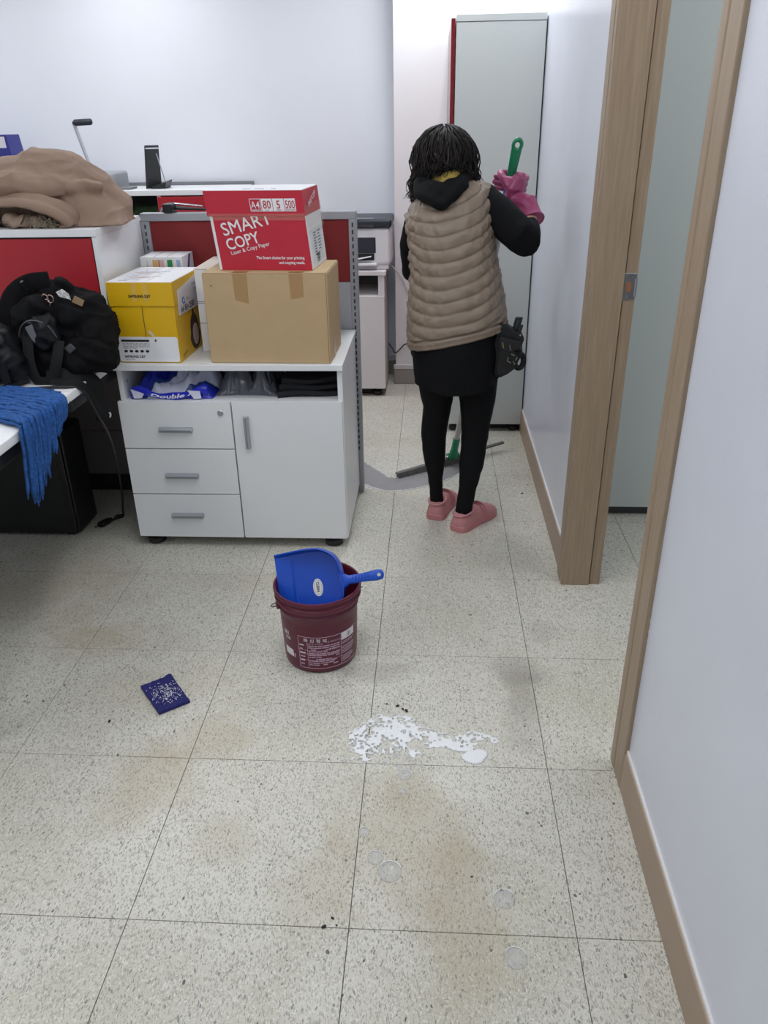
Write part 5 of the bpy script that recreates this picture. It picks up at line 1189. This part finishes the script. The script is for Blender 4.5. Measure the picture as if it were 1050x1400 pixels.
# ------------------------------------------------------------------ cable with plug
t = thing('plug_cable', 'black power cable hanging from the desk to the floor', 'cable', (-.65, 1.7, 0))
cw = M('black cord rubber', (20, 20, 22), .45)
obj('cord', G().tube(spline([(-.695, 1.215, .733), (-.64, 1.235, .724), (-.58, 1.245, .724), (-.52, 1.245, .726), (-.482, 1.275, .705), (-.478, 1.34, .60), (-.492, 1.43, .49), (-.535, 1.55, .32), (-.595, 1.68, .16), (-.640, 1.765, .05), (-.655, 1.788, .008), (-.675, 1.775, .0055), (-.690, 1.750, .0055)], 8), .0045, 10), cw, t, smooth=60)
obj('strain_relief', G().tube([(-.655, 1.79, .010), (-.672, 1.778, .010), (-.682, 1.765, .009)], [.006, .010, .006], 10), cw, t, smooth=60)
pl = obj('plug', G().tube([(-.688, 1.752, .011), (-.697, 1.735, .0125), (-.712, 1.705, .0125), (-.716, 1.697, .0125)], [(.008, .008), (.016, .012), (.018, .012), (.016, .010)], 12, ref=(0, 0, 1)), cw, t, smooth=50)
for s in (-1, 1): obj('pin', G().tube([Vector((-.715, 1.698, .0125))+Vector((.86, .5, 0))*.008*s, Vector((-.724, 1.681, .0125))+Vector((.86, .5, 0))*.008*s], .0022, 8), dark, pl)
obj('adapter', B(-.735, -.690, 1.205, 1.232, ZD, .746), dark, t, bevel=.004)

# ------------------------------------------------------------------ blue mop head over the desk edge
t = thing('mop_head', 'blue yarn mop head draped over the near desk edge', 'mop head', (-.6, 1.05, .60))
ym = M('blue cotton yarn', (34, 88, 158), .9, var=.5, vscale=110, bump=.8, bscale=420)
g = G(); random.seed(17)
XE = -.490
for k in range(150):
    u = random.random(); y0 = lerp(.955, 1.215, u); lay = random.random(); z0 = ZD+.005+lay*.016*(1-.55*u*u)
    hang = max(0, (.205*(1-u)**1.15+.018)*random.uniform(.72, 1.05) - lay*.01); xs = random.uniform(-1.02, -.72); dy = -.07-.05*(1-u)+random.uniform(-.012, .012)
    pts = [(xs, y0+.055+random.uniform(-.02, .02), z0)]
    for s in (.3, .6, .85):
        pts.append((lerp(xs, XE-.02, s)+random.uniform(-.006, .006), y0+.05*(1-s)+dy*.3*s+random.uniform(-.007, .007), z0+random.uniform(-.002, .003)))
    if hang > .03:
        o_ = .006+.012*lay+random.uniform(0, .006)
        pts += [(XE-.004, y0+dy*.55, z0+.003), (XE+o_+.002, y0+dy*.7, z0-.008), (XE+o_+.003, y0+dy*.85+random.uniform(-.004, .004), ZD-.01-hang*.5), (XE+o_+random.uniform(-.001, .008), y0+dy+random.uniform(-.01, .01), ZD-.01-hang)]
    else:
        pts += [(XE-.015-random.uniform(-.02, .05), y0+dy*.4+random.uniform(-.02, .02), z0+random.uniform(0, .004))]
    p = spline(pts, 5); m_ = len(p); f = random.uniform(.0046, .0064)
    g.tube([q+Vector((0, .0014*math.sin(i*1.4+k), .0012*math.cos(i*1.7+k))) for i, q in enumerate(p)], [f]*(m_-2)+[f*.8, f*.3], 6)
obj('yarn', g, ym, t, smooth=180, stuff=True)
g = G(); g.box(-1.05, -.94, .96, 1.27, ZD+.001, ZD+.022); obj('mop_band', g, M('dark blue mop band', (28, 60, 120), .8), t, bevel=.006)
